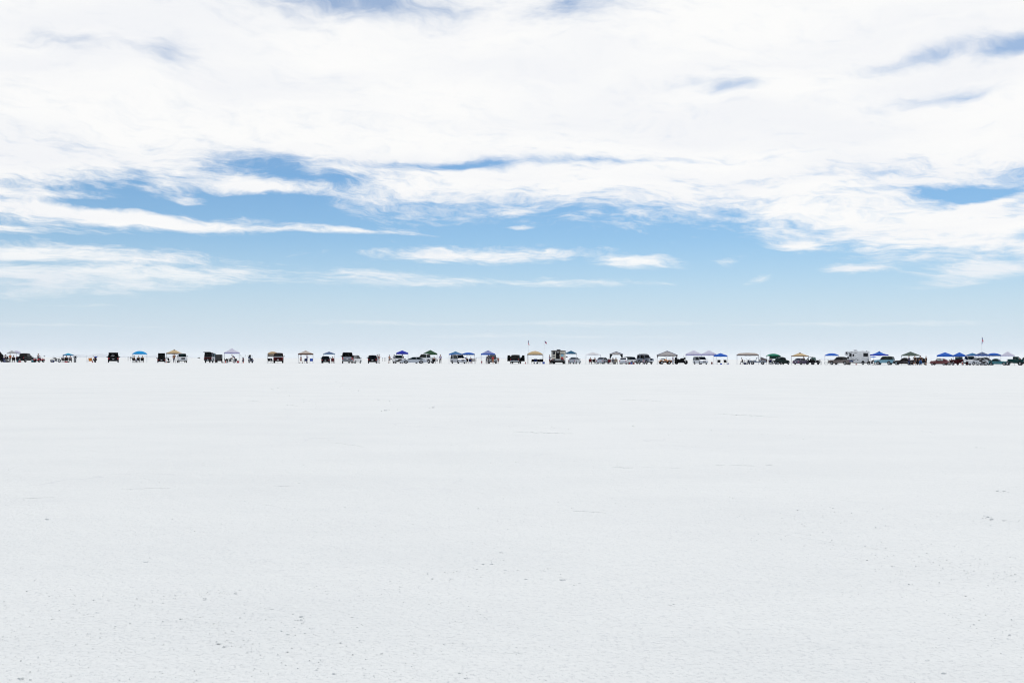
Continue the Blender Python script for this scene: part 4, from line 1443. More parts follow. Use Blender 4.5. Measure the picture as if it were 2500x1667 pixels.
def canopy(x0, x1, peak, e0, e1, label, roofc, valc=None, shape='peak', d=ROW + 2, yaw=0, depth=None, legc='white', cap=None, curtains=None,
           braces=False, wall=None, apex=None, hang=None, tilt=0.0, ribs=None):
    """x0..x1 photo span, peak / e0 (roof edge) / e1 (valance foot) photo rows"""
    t = thing('canopy', label, 'canopy', CGROUP)
    cx = (x0 + x1) / 2
    wd = wide(cx, x1 - x0, d)
    dp = depth or min(wd, 3.2)
    zp, z0, z1 = high(cx, peak, d), high(cx, e0, d), high(cx, e1, d)
    fn = dict(peak=lambda r: (1 - r) ** 1.12, arch=lambda r: 1 - r ** 2.1, star=lambda r: (1 - r) ** 1.75, straight=lambda r: 1 - r,
              flat=lambda r: min(1, (1 - r) * 4.2) * (1 - .04 * (1 - r)))[shape]
    N = 12
    vs, fs = [], []
    hx, hy = wd / 2, dp / 2
    ax = (apex or 0) * hx
    for j in range(N + 1):
        for i in range(N + 1):
            u, v = i / N * 2 - 1, j / N * 2 - 1
            r = max(abs(u), abs(v))
            # sag between the corners along the eaves, taut over the ribs
            z = z0 + (zp - z0) * fn(r)
            diag = 1 - min(abs(u), abs(v)) / max(r, 1e-6)
            z -= .05 * diag * math.sin(PI * min(r, .98)) if shape != 'flat' else .03 * math.sin(PI * (u + 1) * 1.5)
            vs.append((u * hx + ax * (1 - r), v * hy, z + tilt * u * hx))
    for j in range(N):
        for i in range(N):
            a = j * (N + 1) + i
            fs.append((a, a + 1, a + N + 2, a + N + 1))
    rc = fabric(roofc)
    obj('roof', MB().add(vs, fs).mesh('canopy_roof', True), rc, t)
    # valance with a faint wave; some valance colours are darker to carry shade
    m = MB()
    for (ax_, ay, bx, by) in ((-hx, -hy, hx, -hy), (hx, -hy, hx, hy), (hx, hy, -hx, hy), (-hx, hy, -hx, -hy)):
        K = 10
        vs, fs = [], []
        for k in range(K + 1):
            s_ = k / K
            x, y = ax_ + (bx - ax_) * s_, ay + (by - ay) * s_
            dz = tilt * x
            w_ = .012 * math.sin(k * 2.4)
            vs += [(x, y, z0 + dz), (x * 1.003, y * 1.003 + w_, z1 + dz + .02 * abs(math.sin(k * PI / 2)))]
        for k in range(K):
            fs.append((2 * k, 2 * k + 1, 2 * k + 3, 2 * k + 2))
        m.add(vs, fs)
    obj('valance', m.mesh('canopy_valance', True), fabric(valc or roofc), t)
    lm = dict(white=STEEL, dark=DSTEEL)[legc]
    iw = .97
    for sx in (-1, 1):
        for sy in (-1, 1):
            px_, py_ = sx * hx * iw, sy * hy * iw
            fx = px_ * (1.06 if curtains == 'splay' else 1.0)
            lg = obj('leg', MB().tube([(fx, py_, 0.0), (px_, py_, z1 + tilt * px_ + .05)], .022, 4).tube([(px_, py_, .9), (px_, py_, z0 + tilt * px_)], .03, 4).box((fx, py_, .008), (.14, .14, .016)), lm, t)
            if curtains:
                # gathered side curtains tied back to the legs
                vs, fs = [], []
                K = 8
                for k in range(K + 1):
                    q = k / K
                    z = z0 * (1 - q) + .25 * q
                    wv = (.62 * (1 - q) ** 2.2 + .10) * (wd / 3.2)
                    x_ = px_ + (fx - px_) * q
                    vs += [(x_, py_, z), (x_ - sx * wv, py_, z), (x_, py_ - sy * wv, z)]
                for k in range(K):
                    a = 3 * k
                    fs += [(a, a + 1, a + 4, a + 3), (a, a + 3, a + 5, a + 2)]
                obj('curtain', MB().add(vs, fs), fabric('black'), t)
            if braces:
                vs, fs = [], []
                K = 7
                for k in range(K + 1):
                    a = k / K * PI / 2
                    bx_, bz_ = .62 * (1 - math.sin(a)), .95 * (1 - math.cos(a))
                    vs += [(px_, py_, z0 - bz_ * 1.0), (px_ - sx * bx_, py_, z0 - bz_ * .98)]
                for k in range(K):
                    fs.append((2 * k, 2 * k + 1, 2 * k + 3, 2 * k + 2))
                obj('corner_brace', MB().add(vs, fs), fabric('greybrown'), t)
    # scissor truss under the eaves
    m = MB()
    for sy in (-1, 1):
        m.tube([(-hx * iw, sy * hy * iw, z0 - .02 - tilt * hx), (0, sy * hy * iw, z0 - .30 if z0 - z1 > .2 else z0 - .1), (hx * iw, sy * hy * iw, z0 - .02 + tilt * hx)], .014, 4)
        m.tube([(-hx * iw, sy * hy * iw, z0 - .02 - tilt * hx), (hx * iw, sy * hy * iw, z0 - .02 + tilt * hx)], .014, 4)
    for sx in (-1, 1):
        m.tube([(sx * hx * iw, -hy * iw, z0 - .03 + tilt * sx * hx), (sx * hx * iw, hy * iw, z0 - .03 + tilt * sx * hx)], .014, 4)
    m.tube([(ax, 0, z0 - .1), (ax, 0, zp - .03)], .02, 5)
    obj('truss', m, lm, t)
    if ribs:
        m = MB()
        for sx in (-1, 1):
            for sy in (-1, 1):
                m.tube([(sx * hx * (1 - q) + ax * q, sy * hy * (1 - q), z0 + (zp - z0) * fn(1 - q) + .02 + tilt * sx * hx * (1 - q)) for q in [i / 6 for i in range(7)]], .05, 5)
        obj('edge_piping', m, fabric(ribs), t)
    if cap:
        rr = .13
        zc = z0 + (zp - z0) * fn(rr)
        obj('peak_cap', MB().add([(-rr * hx + ax, -rr * hy, zc - .02), (rr * hx + ax, -rr * hy, zc - .02), (rr * hx + ax, rr * hy, zc - .02), (-rr * hx + ax, rr * hy, zc - .02), (ax, 0, zp + .06)],
                                 [(0, 1, 4), (1, 2, 4), (2, 3, 4), (3, 0, 4)]), fabric(cap), t)
    if wall:
        for side, wc, zb in wall:
            if side == 'left':
                q = [(-hx, -hy, z0), (-hx, hy, z0), (-hx - .12, hy, zb), (-hx - .12, -hy, zb)]
            elif side == 'right':
                q = [(hx, -hy, z0), (hx, hy, z0), (hx, hy, zb), (hx, -hy, zb)]
            elif side == 'frontright':
                q = [(-hx * .55, -hy, z0), (hx, -hy, z0), (hx * .96, -hy + .02, zb + .1), (-hx * .55, -hy + .02, zb)]
            else:
                q = [(-hx, hy, z0), (hx, hy, z0), (hx, hy, zb), (-hx, hy, zb)]
            obj('side_wall', MB().quad(*q, th=.01), fabric(wc), t)
    return place(t, cx, yaw, d)


# ------------------------------------------------------------------ small camp things
def camp_chair(px, yaw, label, col, d=ROW, s=1.0, wide_=1.0):
    t = thing('camp_chair', label, 'camp chair', 'folding camp chairs')
    W_ = .27 * wide_
    c = cloth(col)
    obj('seat', MB().quad((-.22, -W_, .40), (.25, -W_, .45), (.25, W_, .45), (-.22, W_, .40), .03), c, t)
    obj('backrest', MB().quad((-.22, -W_, .42), (-.22, W_, .42), (-.36, W_ * 1.02, .92), (-.36, -W_ * 1.02, .92), .03), c, t)
    for sy in (-1, 1):
        obj('armrest', MB().box((-.02, sy * (W_ + .03), .64), (.46, .08, .03), .012), c, t)
        obj('leg', MB().tube([(.26, sy * (W_ + .02), 0), (-.20, sy * (W_ + .02), .44)], .014, 5), DSTEEL, t)
        obj('leg', MB().tube([(-.30, sy * (W_ + .02), 0), (.24, sy * (W_ + .02), .45), (.22, sy * (W_ + .02), .64)], .014, 5), DSTEEL, t)
        obj('back_post', MB().tube([(-.20, sy * (W_ + .02), .40), (-.37, sy * (W_ + .02), .95)], .014, 5), DSTEEL, t)
    return place(t, px, yaw, d, (s, s, s))


def cooler(px, yaw, label, col, d=ROW, L=.62, H=.40, lid='white'):
    t = thing('cooler', label, 'cooler', 'coolers and crates at the camps')
    obj('tub', MB().box((0, 0, H * .42), (L, .38, H * .84), .04, taper=(1.03, 1.05)), paint_or(col), t)
    l = obj('lid', MB().box((0, 0, H * .90), (L * 1.05, .42, H * .16), .025), paint_or(lid), t)
    obj('handle', MB().tube([(-L / 2 - .02, -.1, H * .6), (-L / 2 - .06, -.1, H * .72), (-L / 2 - .06, .1, H * .72), (-L / 2 - .02, .1, H * .6)], .012, 5), DARK, t)
    return place(t, px, yaw, d)


def paint_or(col):
    ex = dict(coolblue=(.02, .09, .48), coolred=(.40, .02, .03), coolnavy=(.02, .04, .22), coolteal=(.02, .25, .32), white=(.74, .75, .76), darkgrey=(.05, .05, .055))
    return pm('plastic_' + col, ex[col], .5, var=.1)


def cone(px, label, d=ROW - 1, h=.42, col=(0.62, 0.06, 0.02)):
    t = thing('traffic_cone', label, 'traffic cone', 'traffic cones on the salt')
    obj('cone', MB().tube([(0, 0, .03), (0, 0, h)], [h * .27, .025], 14), pm('cone_orange_%d' % int(col[1] * 100), col, .5), t)
    obj('base', MB().box((0, 0, .018), (h * .75, h * .75, .036), .012), pm('cone_orange_%d' % int(col[1] * 100), col, .5), t)
    return place(t, px, 0, d)


def folding_table(px, yaw, label, d=ROW, L=1.2, H=.72):
    t = thing('folding_table', label, 'folding table', 'folding tables')
    obj('tabletop', MB().box((0, 0, H - .02), (L, .6, .04), .012), pm('table_grey', (.35, .36, .38), .6), t)
    for sx in (-1, 1):
        for sy in (-1, 1):
            obj('leg', MB().tube([(sx * (L / 2 - .08), sy * .25, 0), (sx * (L / 2 - .12), sy * .24, H - .04)], .016, 5), DSTEEL, t)
    return place(t, px, yaw, d)


def bag(px, label, col, d=ROW, L=.6, W_=.35, H=.35, yaw=0, name='duffel_bag', cat='bag', z=0.0):
    t = thing(name, label, cat, 'bags and bundles at the camps')
    obj('body', MB().ball((0, 0, H * .48), (L / 2, W_ / 2, H * .5), 12, 8).mesh('bag', True), cloth(col), t)
    obj('strap', MB().tube([(-L * .3, 0, H * .8), (-L * .1, 0, H * 1.08), (L * .1, 0, H * 1.08), (L * .3, 0, H * .8)], .014, 5), DARK, t)
    place(t, px, yaw, d)
    t.location.z = z
    return t


def flag_pole(px, top_row, label, flag_parts, d=ROW + 1, lean=0.0, fpx=None):
    """flag_parts: (name, [(dx_px, row) outline], colour)"""
    t = thing('flagpole', label, 'flagpole', 'flagpoles above the canopies')
    H = high(px, top_row, d)
    obj('pole', MB().tube([(0, 0, 0), (lean * H * .5, 0, H * .5), (lean * H, 0, H)], [.022, .018, .010], 6), STEEL, t)
    obj('finial', MB().ball((lean * H, 0, H + .03), .04), CHROME, t)
    for nm, pts, mat in flag_parts:
        vs = []
        n = len(pts)
        for k, (dx, row) in enumerate(pts):
            vs.append((wide(px, dx, d), .03 * math.sin(dx * 1.3 + k), high(px, row, d)))
        me = MB()
        m2 = [(x, y + .02, z) for x, y, z in vs]
        me.add(vs + m2, [tuple(range(n)), tuple(range(2 * n - 1, n - 1, -1))] + [(k, (k + 1) % n, n + (k + 1) % n, n + k) for k in range(n)])
        obj(nm, me, mat, t)
    return place(t, px, 0, d)


def ensign(name, kind):
    """woven flag cloth: stripes, canton or panels drawn in the cloth's own procedural material"""
    if name in MATS:
        return MATS[name]
    m = bpy.data.materials.new(name)
    m.use_nodes = True
    t = m.node_tree
    b = t.nodes['Principled BSDF']
    g = G(t)
    tcn = nd(t, 'ShaderNodeTexCoord')
    sp = nd(t, 'ShaderNodeSeparateXYZ')
    t.links.new(tcn.outputs['Generated'], sp.inputs[0])
    if kind == 'stripes':
        st = g.m('GREATER_THAN', g.m('FRACT', g.m('MULTIPLY', g.m('ADD', sp.outputs[2], g.m('MULTIPLY', sp.outputs[0], .5)), 5.0)), 0.5)
        c = g.mix(st, (.62, .50, .56), (.62, .05, .10))
        can = g.m('MULTIPLY', g.m('LESS_THAN', sp.outputs[0], .45), g.m('GREATER_THAN', sp.outputs[2], .5))
        c = g.mix(can, c, (.03, .04, .22))
    else:
        c = g.mix(g.m('LESS_THAN', sp.outputs[2], .52), (.02, .035, .20), (.62, .02, .04))
        c = g.mix(g.m('MULTIPLY', g.m('GREATER_THAN', sp.outputs[2], .46), g.m('LESS_THAN', sp.outputs[2], .56)), c, (.6, .56, .6))
    t.links.new(c, b.inputs['Base Color'])
    b.inputs['Roughness'].default_value = .9
    MATS[name] = m
    return m


# ------------------------------------------------------------------ people: one skinned body, clothes grown over it
JN = ['pelvis', 'waist', 'chest', 'neck', 'head0', 'head1', 'hipL', 'kneeL', 'ankleL', 'toeL', 'hipR', 'kneeR', 'ankleR', 'toeR',
      'shL', 'elL', 'wrL', 'haL', 'shR', 'elR', 'wrR', 'haR']
EDG = [(0, 1), (1, 2), (2, 3), (3, 4), (4, 5), (0, 6), (6, 7), (7, 8), (8, 9), (0, 10), (10, 11), (11, 12), (12, 13),
       (2, 14), (14, 15), (15, 16), (16, 17), (2, 18), (18, 19), (19, 20), (20, 21)]
RAD = [.125, .115, .135, .055, .075, .085, .085, .06, .042, .035, .085, .06, .042, .035, .06, .043, .032, .028, .06, .043, .032, .028]


def pose(kind):
    """joint positions, facing +X, left = +Y, 1.75 m tall"""
    P = dict(pelvis=(0, 0, .95), waist=(0.01, 0, 1.12), chest=(0.0, 0, 1.34), neck=(0, 0, 1.50), head0=(.01, 0, 1.58), head1=(.015, 0, 1.68),
             hipL=(0, .10, .90), kneeL=(.02, .12, .49), ankleL=(-.02, .13, .08), toeL=(.15, .15, .035),
             hipR=(0, -.10, .90), kneeR=(.02, -.12, .49), ankleR=(-.02, -.13, .08), toeR=(.15, -.15, .035),
             shL=(0, .20, 1.42), elL=(-.02, .27, 1.14), wrL=(.06, .27, .89), haL=(.08, .26, .82),
             shR=(0, -.20, 1.42), elR=(-.02, -.27, 1.14), wrR=(.06, -.27, .89), haR=(.08, -.26, .82))
    if kind == 'walk':
        P.update(kneeL=(.16, .11, .52), ankleL=(.20, .11, .09), toeL=(.36, .12, .05), kneeR=(-.10, -.10, .50), ankleR=(-.34, -.10, .13), toeR=(-.22, -.11, .035),
                 elL=(-.14, .25, 1.15), wrL=(-.12, .25, .90), haL=(-.11, .25, .83), elR=(.08, -.25, 1.14), wrR=(.24, -.22, .97), haR=(.29, -.21, .92))
    elif kind == 'hold':                         # forearms raised in front
        P.update(elL=(.02, .26, 1.14), wrL=(.25, .16, 1.18), haL=(.32, .12, 1.20), elR=(.02, -.26, 1.14), wrR=(.25, -.16, 1.15), haR=(.32, -.12, 1.17))
    elif kind == 'hips':                         # one hand on the hip, elbow out
        P.update(elL=(-.04, .38, 1.18), wrL=(.04, .22, 1.02), haL=(.06, .17, .99), ankleL=(-.02, .20, .08), toeL=(.14, .25, .035), kneeL=(.02, .16, .49))
    elif kind == 'lean':                         # bent over something in front
        P.update(waist=(.08, 0, 1.10), chest=(.24, 0, 1.25), neck=(.36, 0, 1.36), head0=(.43, 0, 1.40), head1=(.51, 0, 1.44), shL=(.28, .19, 1.31),
                 elL=(.40, .24, 1.05), wrL=(.58, .18, .92), haL=(.65, .16, .90), shR=(.28, -.19, 1.31), elR=(.40, -.24, 1.05), wrR=(.58, -.18, .92), haR=(.65, -.16, .90))
    elif kind in ('sit', 'sitlean'):
        f = .16 if kind == 'sitlean' else -.06
        P.update(pelvis=(0, 0, .52), waist=(-.02 + f * .3, 0, .70), chest=(f * .9, 0, .91), neck=(f * 1.3, 0, 1.07), head0=(f * 1.3 + .03, 0, 1.14), head1=(f * 1.35 + .05, 0, 1.24),
                 hipL=(.04, .10, .50), kneeL=(.44, .15, .52), ankleL=(.46, .15, .09), toeL=(.62, .17, .035),
                 hipR=(.04, -.10, .50), kneeR=(.44, -.15, .52), ankleR=(.46, -.15, .09), toeR=(.62, -.17, .035),
                 shL=(f, .20, .99), elL=(f + .06, .30, .72), wrL=(f + .28, .24, .66), haL=(f + .35, .22, .66),
                 shR=(f, -.20, .99), elR=(f + .06, -.30, .72), wrR=(f + .28, -.24, .66), haR=(f + .35, -.22, .66))
    elif kind == 'ride':                         # astride a quad, hands on the bars
        P = pose('sit')
        for k in P:
            P[k] = (P[k][0] - .25, P[k][1], P[k][2] + .38)
        P.update(kneeL=(.10, .30, .80), ankleL=(.02, .34, .42), toeL=(.18, .36, .38), kneeR=(.10, -.30, .80), ankleR=(.02, -.34, .42), toeR=(.18, -.36, .38),
                 elL=(-.05, .34, 1.12), wrL=(.12, .33, 1.05), haL=(.16, .32, 1.04), elR=(-.05, -.34, 1.12), wrR=(.12, -.33, 1.05), haR=(.16, -.32, 1.04))
    elif kind == 'crouch':
        P.update(pelvis=(0, 0, .34), waist=(.03, 0, .50), chest=(.12, 0, .68), neck=(.18, 0, .83), head0=(.22, 0, .89), head1=(.26, 0, .98),
                 hipL=(.02, .10, .33), kneeL=(.36, .18, .46), ankleL=(.12, .16, .08), toeL=(.28, .18, .035), hipR=(.02, -.10, .33), kneeR=(.36, -.18, .46),
                 ankleR=(.12, -.16, .08), toeR=(.28, -.18, .035), shL=(.12, .19, .77), elL=(.24, .26, .55), wrL=(.42, .18, .50), haL=(.49, .16, .49),
                 shR=(.12, -.19, .77), elR=(.24, -.26, .55), wrR=(.42, -.18, .50), haR=(.49, -.16, .49))
    return P


def skin_mesh(name, verts, edges, radii, root=0, sub=1):
    me = bpy.data.meshes.new(name + '_cage')
    me.from_pydata(verts, edges, [])
    o = bpy.data.objects.new(name + '_cage', me)
    COL.objects.link(o)
    o.modifiers.new('skin', 'SKIN')
    if not me.skin_vertices:
        bpy.context.view_layer.objects.active = o
        bpy.ops.mesh.customdata_skin_add()
    for i, r in enumerate(radii):
        sv = me.skin_vertices[0].data[i]
        sv.radius = (r, r) if not isinstance(r, tuple) else r
        sv.use_root = (i == root)
    sb = o.modifiers.new('sub', 'SUBSURF')
    sb.levels = sb.render_levels = sub
    dg = bpy.context.evaluated_depsgraph_get()
    dg.update()
    ev = bpy.data.meshes.new_from_object(o.evaluated_get(dg))
    ev.name = name
    for p in ev.polygons:
        p.use_smooth = True
    bpy.data.objects.remove(o)
    bpy.data.meshes.remove(me)
    return ev


PCACHE = {}


def person_meshes(kind):
    if kind in PCACHE:
        return PCACHE[kind]
    P = pose(kind)
    V = [Vector(P[n]) for n in JN]
    rad = list(RAD)
    base = skin_mesh('person_' + kind, [tuple(v) for v in V], EDG, [(r * 1.25, r * .92) if i in (1, 2) else r for i, r in enumerate(rad)])
    # nose, ears, eyes, fingers joined onto the one body mesh
    up = (V[5] - V[3]).normalized()
    fw = (Vector((1, 0, 0)) - up * up.x).normalized()
    sd_ = up.cross(fw)
    hc = V[5] + fw * .01
    x = MB()
    x.tube([hc + fw * .085 + up * .02, hc + fw * .118 - up * .025], [.010, .017], 6)
    for s_ in (-1, 1):
        x.ball(hc + sd_ * s_ * .088 - fw * .005, (.018, .010, .030), 6, 5)
    x.box(hc + fw * .088 - up * .055, (.012, .045, .010))
    ne = len(x.f)
    for s_ in (-1, 1):
        x.ball(hc + sd_ * s_ * .034 + fw * .080 + up * .02, .011, 6, 4, mi=1)
    for w_, h_ in ((16, 17), (20, 21)):
        dr = (V[h_] - V[w_]).normalized()
        sp = dr.cross(fw if abs(dr.dot(fw)) < .8 else up).normalized()
        for k in range(4):
            o_ = V[h_] + sp * (k - 1.5) * .017 + dr * .01
            ln = (.065, .078, .072, .055)[k]
            x.tube([o_, o_ + dr * ln * .55, o_ + dr * ln * .85 + fw * .02], [.0095, .009, .007], 5)
        o_ = V[w_] + dr * .03 - sp * .02
        x.tube([o_, o_ - sp * .028 + dr * .03, o_ - sp * .03 + dr * .055], [.011, .010, .008], 5)
    bm = bmesh.new()
    bm.from_mesh(base)
    n0 = len(bm.faces)
    vv = [bm.verts.new(p) for p in x.v]
    for f, mi in zip(x.f, x.mi):
        fc_ = bm.faces.new([vv[i] for i in f])
        fc_.material_index = mi
        fc_.smooth = True
    bm.to_mesh(base)
    bm.free()
    out = dict(body=base)

    def lerp(a, b, t):
        return V[a] + (V[b] - V[a]) * t
    # shirt: torso and upper arms
    for nm, tt in (('shirt_short', .75), ('shirt_long', 1.9)):
        vs = [lerp(0, 1, -.1), V[1], V[2], lerp(2, 3, .55)]
        es = [(0, 1), (1, 2), (2, 3)]
        rr = [(.165, .14), (.172, .135), (.19, .15), .07]
        for sh, el, wr in ((14, 15, 16), (18, 19, 20)):
            b_ = len(vs)
            vs += [V[sh]]
            rr += [.082]
            es += [(2, b_)]
            if tt > 1:
                vs += [V[el], lerp(el, wr, tt - 1)]
                rr += [.060, .048]
                es += [(b_, b_ + 1), (b_ + 1, b_ + 2)]
            else:
                vs += [lerp(sh, el, tt)]
                rr += [.066]
                es += [(b_, b_ + 1)]
        out[nm] = skin_mesh(nm + '_' + kind, [tuple(v) for v in vs], es, rr, 1)
    for nm, tt in (('trousers', 1.92), ('shorts', .95)):
        vs = [lerp(0, 1, .25), V[0]]
        es = [(0, 1)]
        rr = [(.155, .135), (.160, .14)]
        for hp, kn, an in ((6, 7, 8), (10, 11, 12)):
            b_ = len(vs)
            vs += [V[hp]]
            rr += [.112]
            es += [(1, b_)]
            if tt > 1:
                vs += [V[kn], lerp(kn, an, tt - 1)]
                rr += [.082, .066]
                es += [(b_, b_ + 1), (b_ + 1, b_ + 2)]
            else:
                vs += [lerp(hp, kn, tt)]
                rr += [.10]
                es += [(b_, b_ + 1)]
        out[nm] = skin_mesh(nm + '_' + kind, [tuple(v) for v in vs], es, rr, 1)
    hair = MB().ball(hc - fw * .018 + up * .028, (.100, .100, .100), 12, 8)
    out['hair'] = hair.mesh('hair_' + kind, True)
    hat = MB().tube([hc + up * .040, hc + up * .050, hc + up * .055, hc + up * .11, hc + up * .145], [.19, .185, .108, .098, .06], 14)
    out['hat'] = hat.mesh('hat_' + kind, True)
    sh = []
    for a, b_ in ((8, 9), (12, 13)):
        m = MB()
        dr = V[b_] - V[a]
        dr.z = 0
        dr.normalize()
        c = Vector((V[b_].x, V[b_].y, V[b_].z)) - dr * .08 + Vector((0, 0, .012))
        m.ball(c, (.155, .055, .052), 10, 6, rot=Matrix.Rotation(math.atan2(dr.y, dr.x), 3, 'Z'))
        sh.append(m.mesh('shoe_' + kind, True))
    out['shoe'] = sh
    PCACHE[kind] = out
    return out


HAIRC = dict(dark=(.02, .015, .012), brown=(.10, .06, .035), grey=(.35, .34, .33), blond=(.45, .32, .16))


def person(px, yaw, kind, label, shirt='black', legs='black', h=None, d=ROW, sleeves='short', shorts=False, hat=None, hair='dark', bare=False, z=0.0, shoes='darkgrey'):
    M = person_meshes(kind)
    t = thing('person', label, 'person', 'people at the camps')
    obj('body', M['body'], [cloth('skin'), pm('eye_dark', (.02, .015, .012), .3)], t)
    if not bare:
        obj('shirt', M['shirt_' + sleeves], cloth(shirt), t)
    obj('shorts' if shorts else 'trousers', M['shorts' if shorts else 'trousers'], cloth(legs), t)
    if hat:
        obj('hat', M['hat'], cloth(hat), t)
    obj('hair', M['hair'], pm('hair_' + hair, HAIRC[hair], .8), t)
    for s_ in M['shoe']:
        obj('shoe', s_, cloth(shoes), t)
    s = (h or 1.75) / 1.75
    place(t, px, yaw, d, (s, s, s))
    t.location.z = z
    return t


# ------------------------------------------------------------------ motorhome, truck camper
def motorhome(px, yaw, w, top, label, d=ROW):
    t = thing('motorhome', label, 'motorhome', 'vehicles parked along the camp row')
    wh, H, L, Wd = paint('white'), 3.05, 7.4, 2.4
    zb = .55
    poly = [(-3.7, zb), (-3.7, H - .05), (-3.6, H), (3.3, H - .03), (3.62, H - .25), (3.78, 2.35), (3.62, 2.08), (2.62, 2.0), (2.35, 1.35), (2.35, zb)]
    hw = Wd / 2
    idn = lambda k, dz: (lambda x, z: (x * k, z - dz * (z > 1.5)))
    obj('body', MB().prism(poly, [(-hw, idn(.997, .03)), (-hw + .05, idn(1, 0)), (hw - .05, idn(1, 0)), (hw, idn(.997, .03))]), wh, t)
    # cab
    cab = MB().prism([(2.30, .42), (2.30, 1.98), (2.72, 1.98), (3.22, 1.34), (3.95, 1.18), (4.05, 1.0), (4.05, .45)],
                     [(-.95, lambda x, z: (x, z)), (-.90, lambda x, z: (x, z)), (.90, lambda x, z: (x, z)), (.95, lambda x, z: (x, z))])
    cb = obj('cab', cab, wh, t)
    obj('windshield', MB().quad((3.20, -.80, 1.40), (3.20, .80, 1.40), (2.78, .76, 1.93), (2.78, -.76, 1.93), .04), TINT, cb)
    for sy in (-1, 1):
        obj('cab_window', MB().prism([(2.42, 1.35), (3.05, 1.35), (2.72, 1.84), (2.42, 1.84)], [(sy * .94, lambda x, z: (x, z)), (sy * .965, lambda x, z: (x, z))]), RVGLASS, cb)
        obj('headlight', MB().box((4.05, sy * .68, .85), (.06, .28, .18), .03), LAMP, cb)
        obj('side_mirror', MB().box((3.0, sy * 1.12, 1.50), (.10, .18, .34), .04).box((2.98, sy * 1.02, 1.4), (.04, .2, .04)), DARK, cb)
    obj('front_bumper', MB().box((4.12, 0, .52), (.2, 1.9, .25), .07), CHROME, t)
    # windows on the two long sides
    for sy in (-1, 1):
        y = sy * (hw + .004)
        for x, z, ww, hh in ((3.15, 2.62, .42, .34), (1.98, 2.18, .62, .70), (1.12, 2.12, .40, .38), (-2.55, 2.22, 1.30, .68)):
            fr = obj('window', MB().box((x, y, z), (ww + .1, .03, hh + .1), .012), pm('window_trim', (.03, .03, .035), .5), t)
            obj('pane', MB().box((x, y + sy * .018, z), (ww, .012, hh), .004), RVGLASS, fr)
        obj('storage_hatch', MB().box((-.15, y, 1.12), (.40, .016, .16), .006), DARK, t)
        obj('storage_hatch', MB().box((.95, y, 1.12), (.26, .016, .16), .006), DARK, t)
        obj('storage_hatch', MB().box((-3.3, y, 1.12), (.34, .016, .16), .006), DARK, t)
        obj('slide_out', MB().box((-1.9, sy * (hw + .10), 1.82), (3.3, .20, 2.2), .03), wh, t) if sy < 0 else None
        m = MB()
        ysw = sy * (hw + .010)

        def sweep(p0, p1, p2, w0):
            K = 14
            vs, fs = [], []
            for k in range(K + 1):
                q = k / K
                a = [(1 - q) ** 2 * p0[i] + 2 * q * (1 - q) * p1[i] + q * q * p2[i] for i in (0, 1)]
                wd_ = w0 * math.sin(PI * min(1, q * .9 + .1)) ** .8
                vs += [(a[0], ysw, a[1] - wd_ / 2), (a[0], ysw, a[1] + wd_ / 2)]
            for k in range(K):
                fs.append((2 * k, 2 * k + 1, 2 * k + 3, 2 * k + 2))
            m.add(vs, fs)
        sweep((3.0, 2.35), (2.2, 2.75), (1.1, 2.95), .12)
        sweep((3.3, 2.15), (2.9, 2.3), (2.4, 2.8), .10)
        sweep((1.2, 2.45), (.3, 2.7), (-.15, 2.72), .13)
        sweep((2.4, 1.45), (1.8, 1.45), (1.4, 1.62), .07)
        sweep((2.1, 1.02), (1.4, 1.15), (.9, 1.6), .09)
        sweep((1.1, .98), (.4, 1.2), (-.15, 1.55), .12)
        obj('swoosh_stripe', m, pm('stripe_grey', (.13, .14, .17), .5), t)
    for k, (x0, x1, z) in enumerate(((.0, -.35, 2.15),)):
        m = MB()
        for j in range(5):
            m.box((x0 + .35 - j * .11, -hw - .012, z + .02 * (j % 2)), (.06, .01, .12 if j else .2))
        obj('lettering', m, pm('stripe_grey', (.13, .14, .17), .5), t)
    # graphics on the slide-out: dark sweep and a small amber badge
    ys = -hw - .205
    m = MB()
    K = 12
    vs, fs = [], []
    for k in range(K + 1):
        q = k / K
        vs += [(-.6 - q * 1.4, ys, 1.60 + .22 * q * q - .07 * math.sin(PI * q)), (-.6 - q * 1.4, ys, 1.62 + .22 * q * q + .07 * math.sin(PI * q))]
    for k in range(K):
        fs.append((2 * k, 2 * k + 1, 2 * k + 3, 2 * k + 2))
    m.add(vs, fs)
    obj('swoosh_stripe', m, pm('stripe_grey', (.13, .14, .17), .5), t)
    obj('badge', MB().ball((-2.1, ys, 1.10), (.24, .012, .09), 14, 6), AMBER, t)
    fr = obj('window', MB().box((-2.55, ys, 2.22), (1.42, .03, .80), .012), pm('window_trim', (.03, .03, .035), .5), t)
    obj('pane', MB().box((-2.55, ys - .02, 2.22), (1.26, .012, .64), .004), RVGLASS, fr)
    for x, ww in ((-.75, .40), (-3.2, .40)):
        obj('storage_hatch', MB().box((x, ys - .004, 1.14), (ww, .016, .18), .006), DARK, t)
    obj('air_conditioner', MB().box((.55, 0, H + .17), (.95, .70, .30), .08).box((.0, .1, H + .08), (.3, .4, .14), .04), paint_or('white'), t)
    obj('roof_vent', MB().box((-1.7, .2, H + .07), (.4, .4, .12), .03), paint_or('white'), t)
    obj('roof_vent', MB().box((-2.9, -.3, H + .05), (.3, .3, .10), .03), paint_or('darkgrey'), t)
    obj('underbody', MB().box((-.7, 0, .50), (5.6, 1.9, .25), .03), DARK, t)
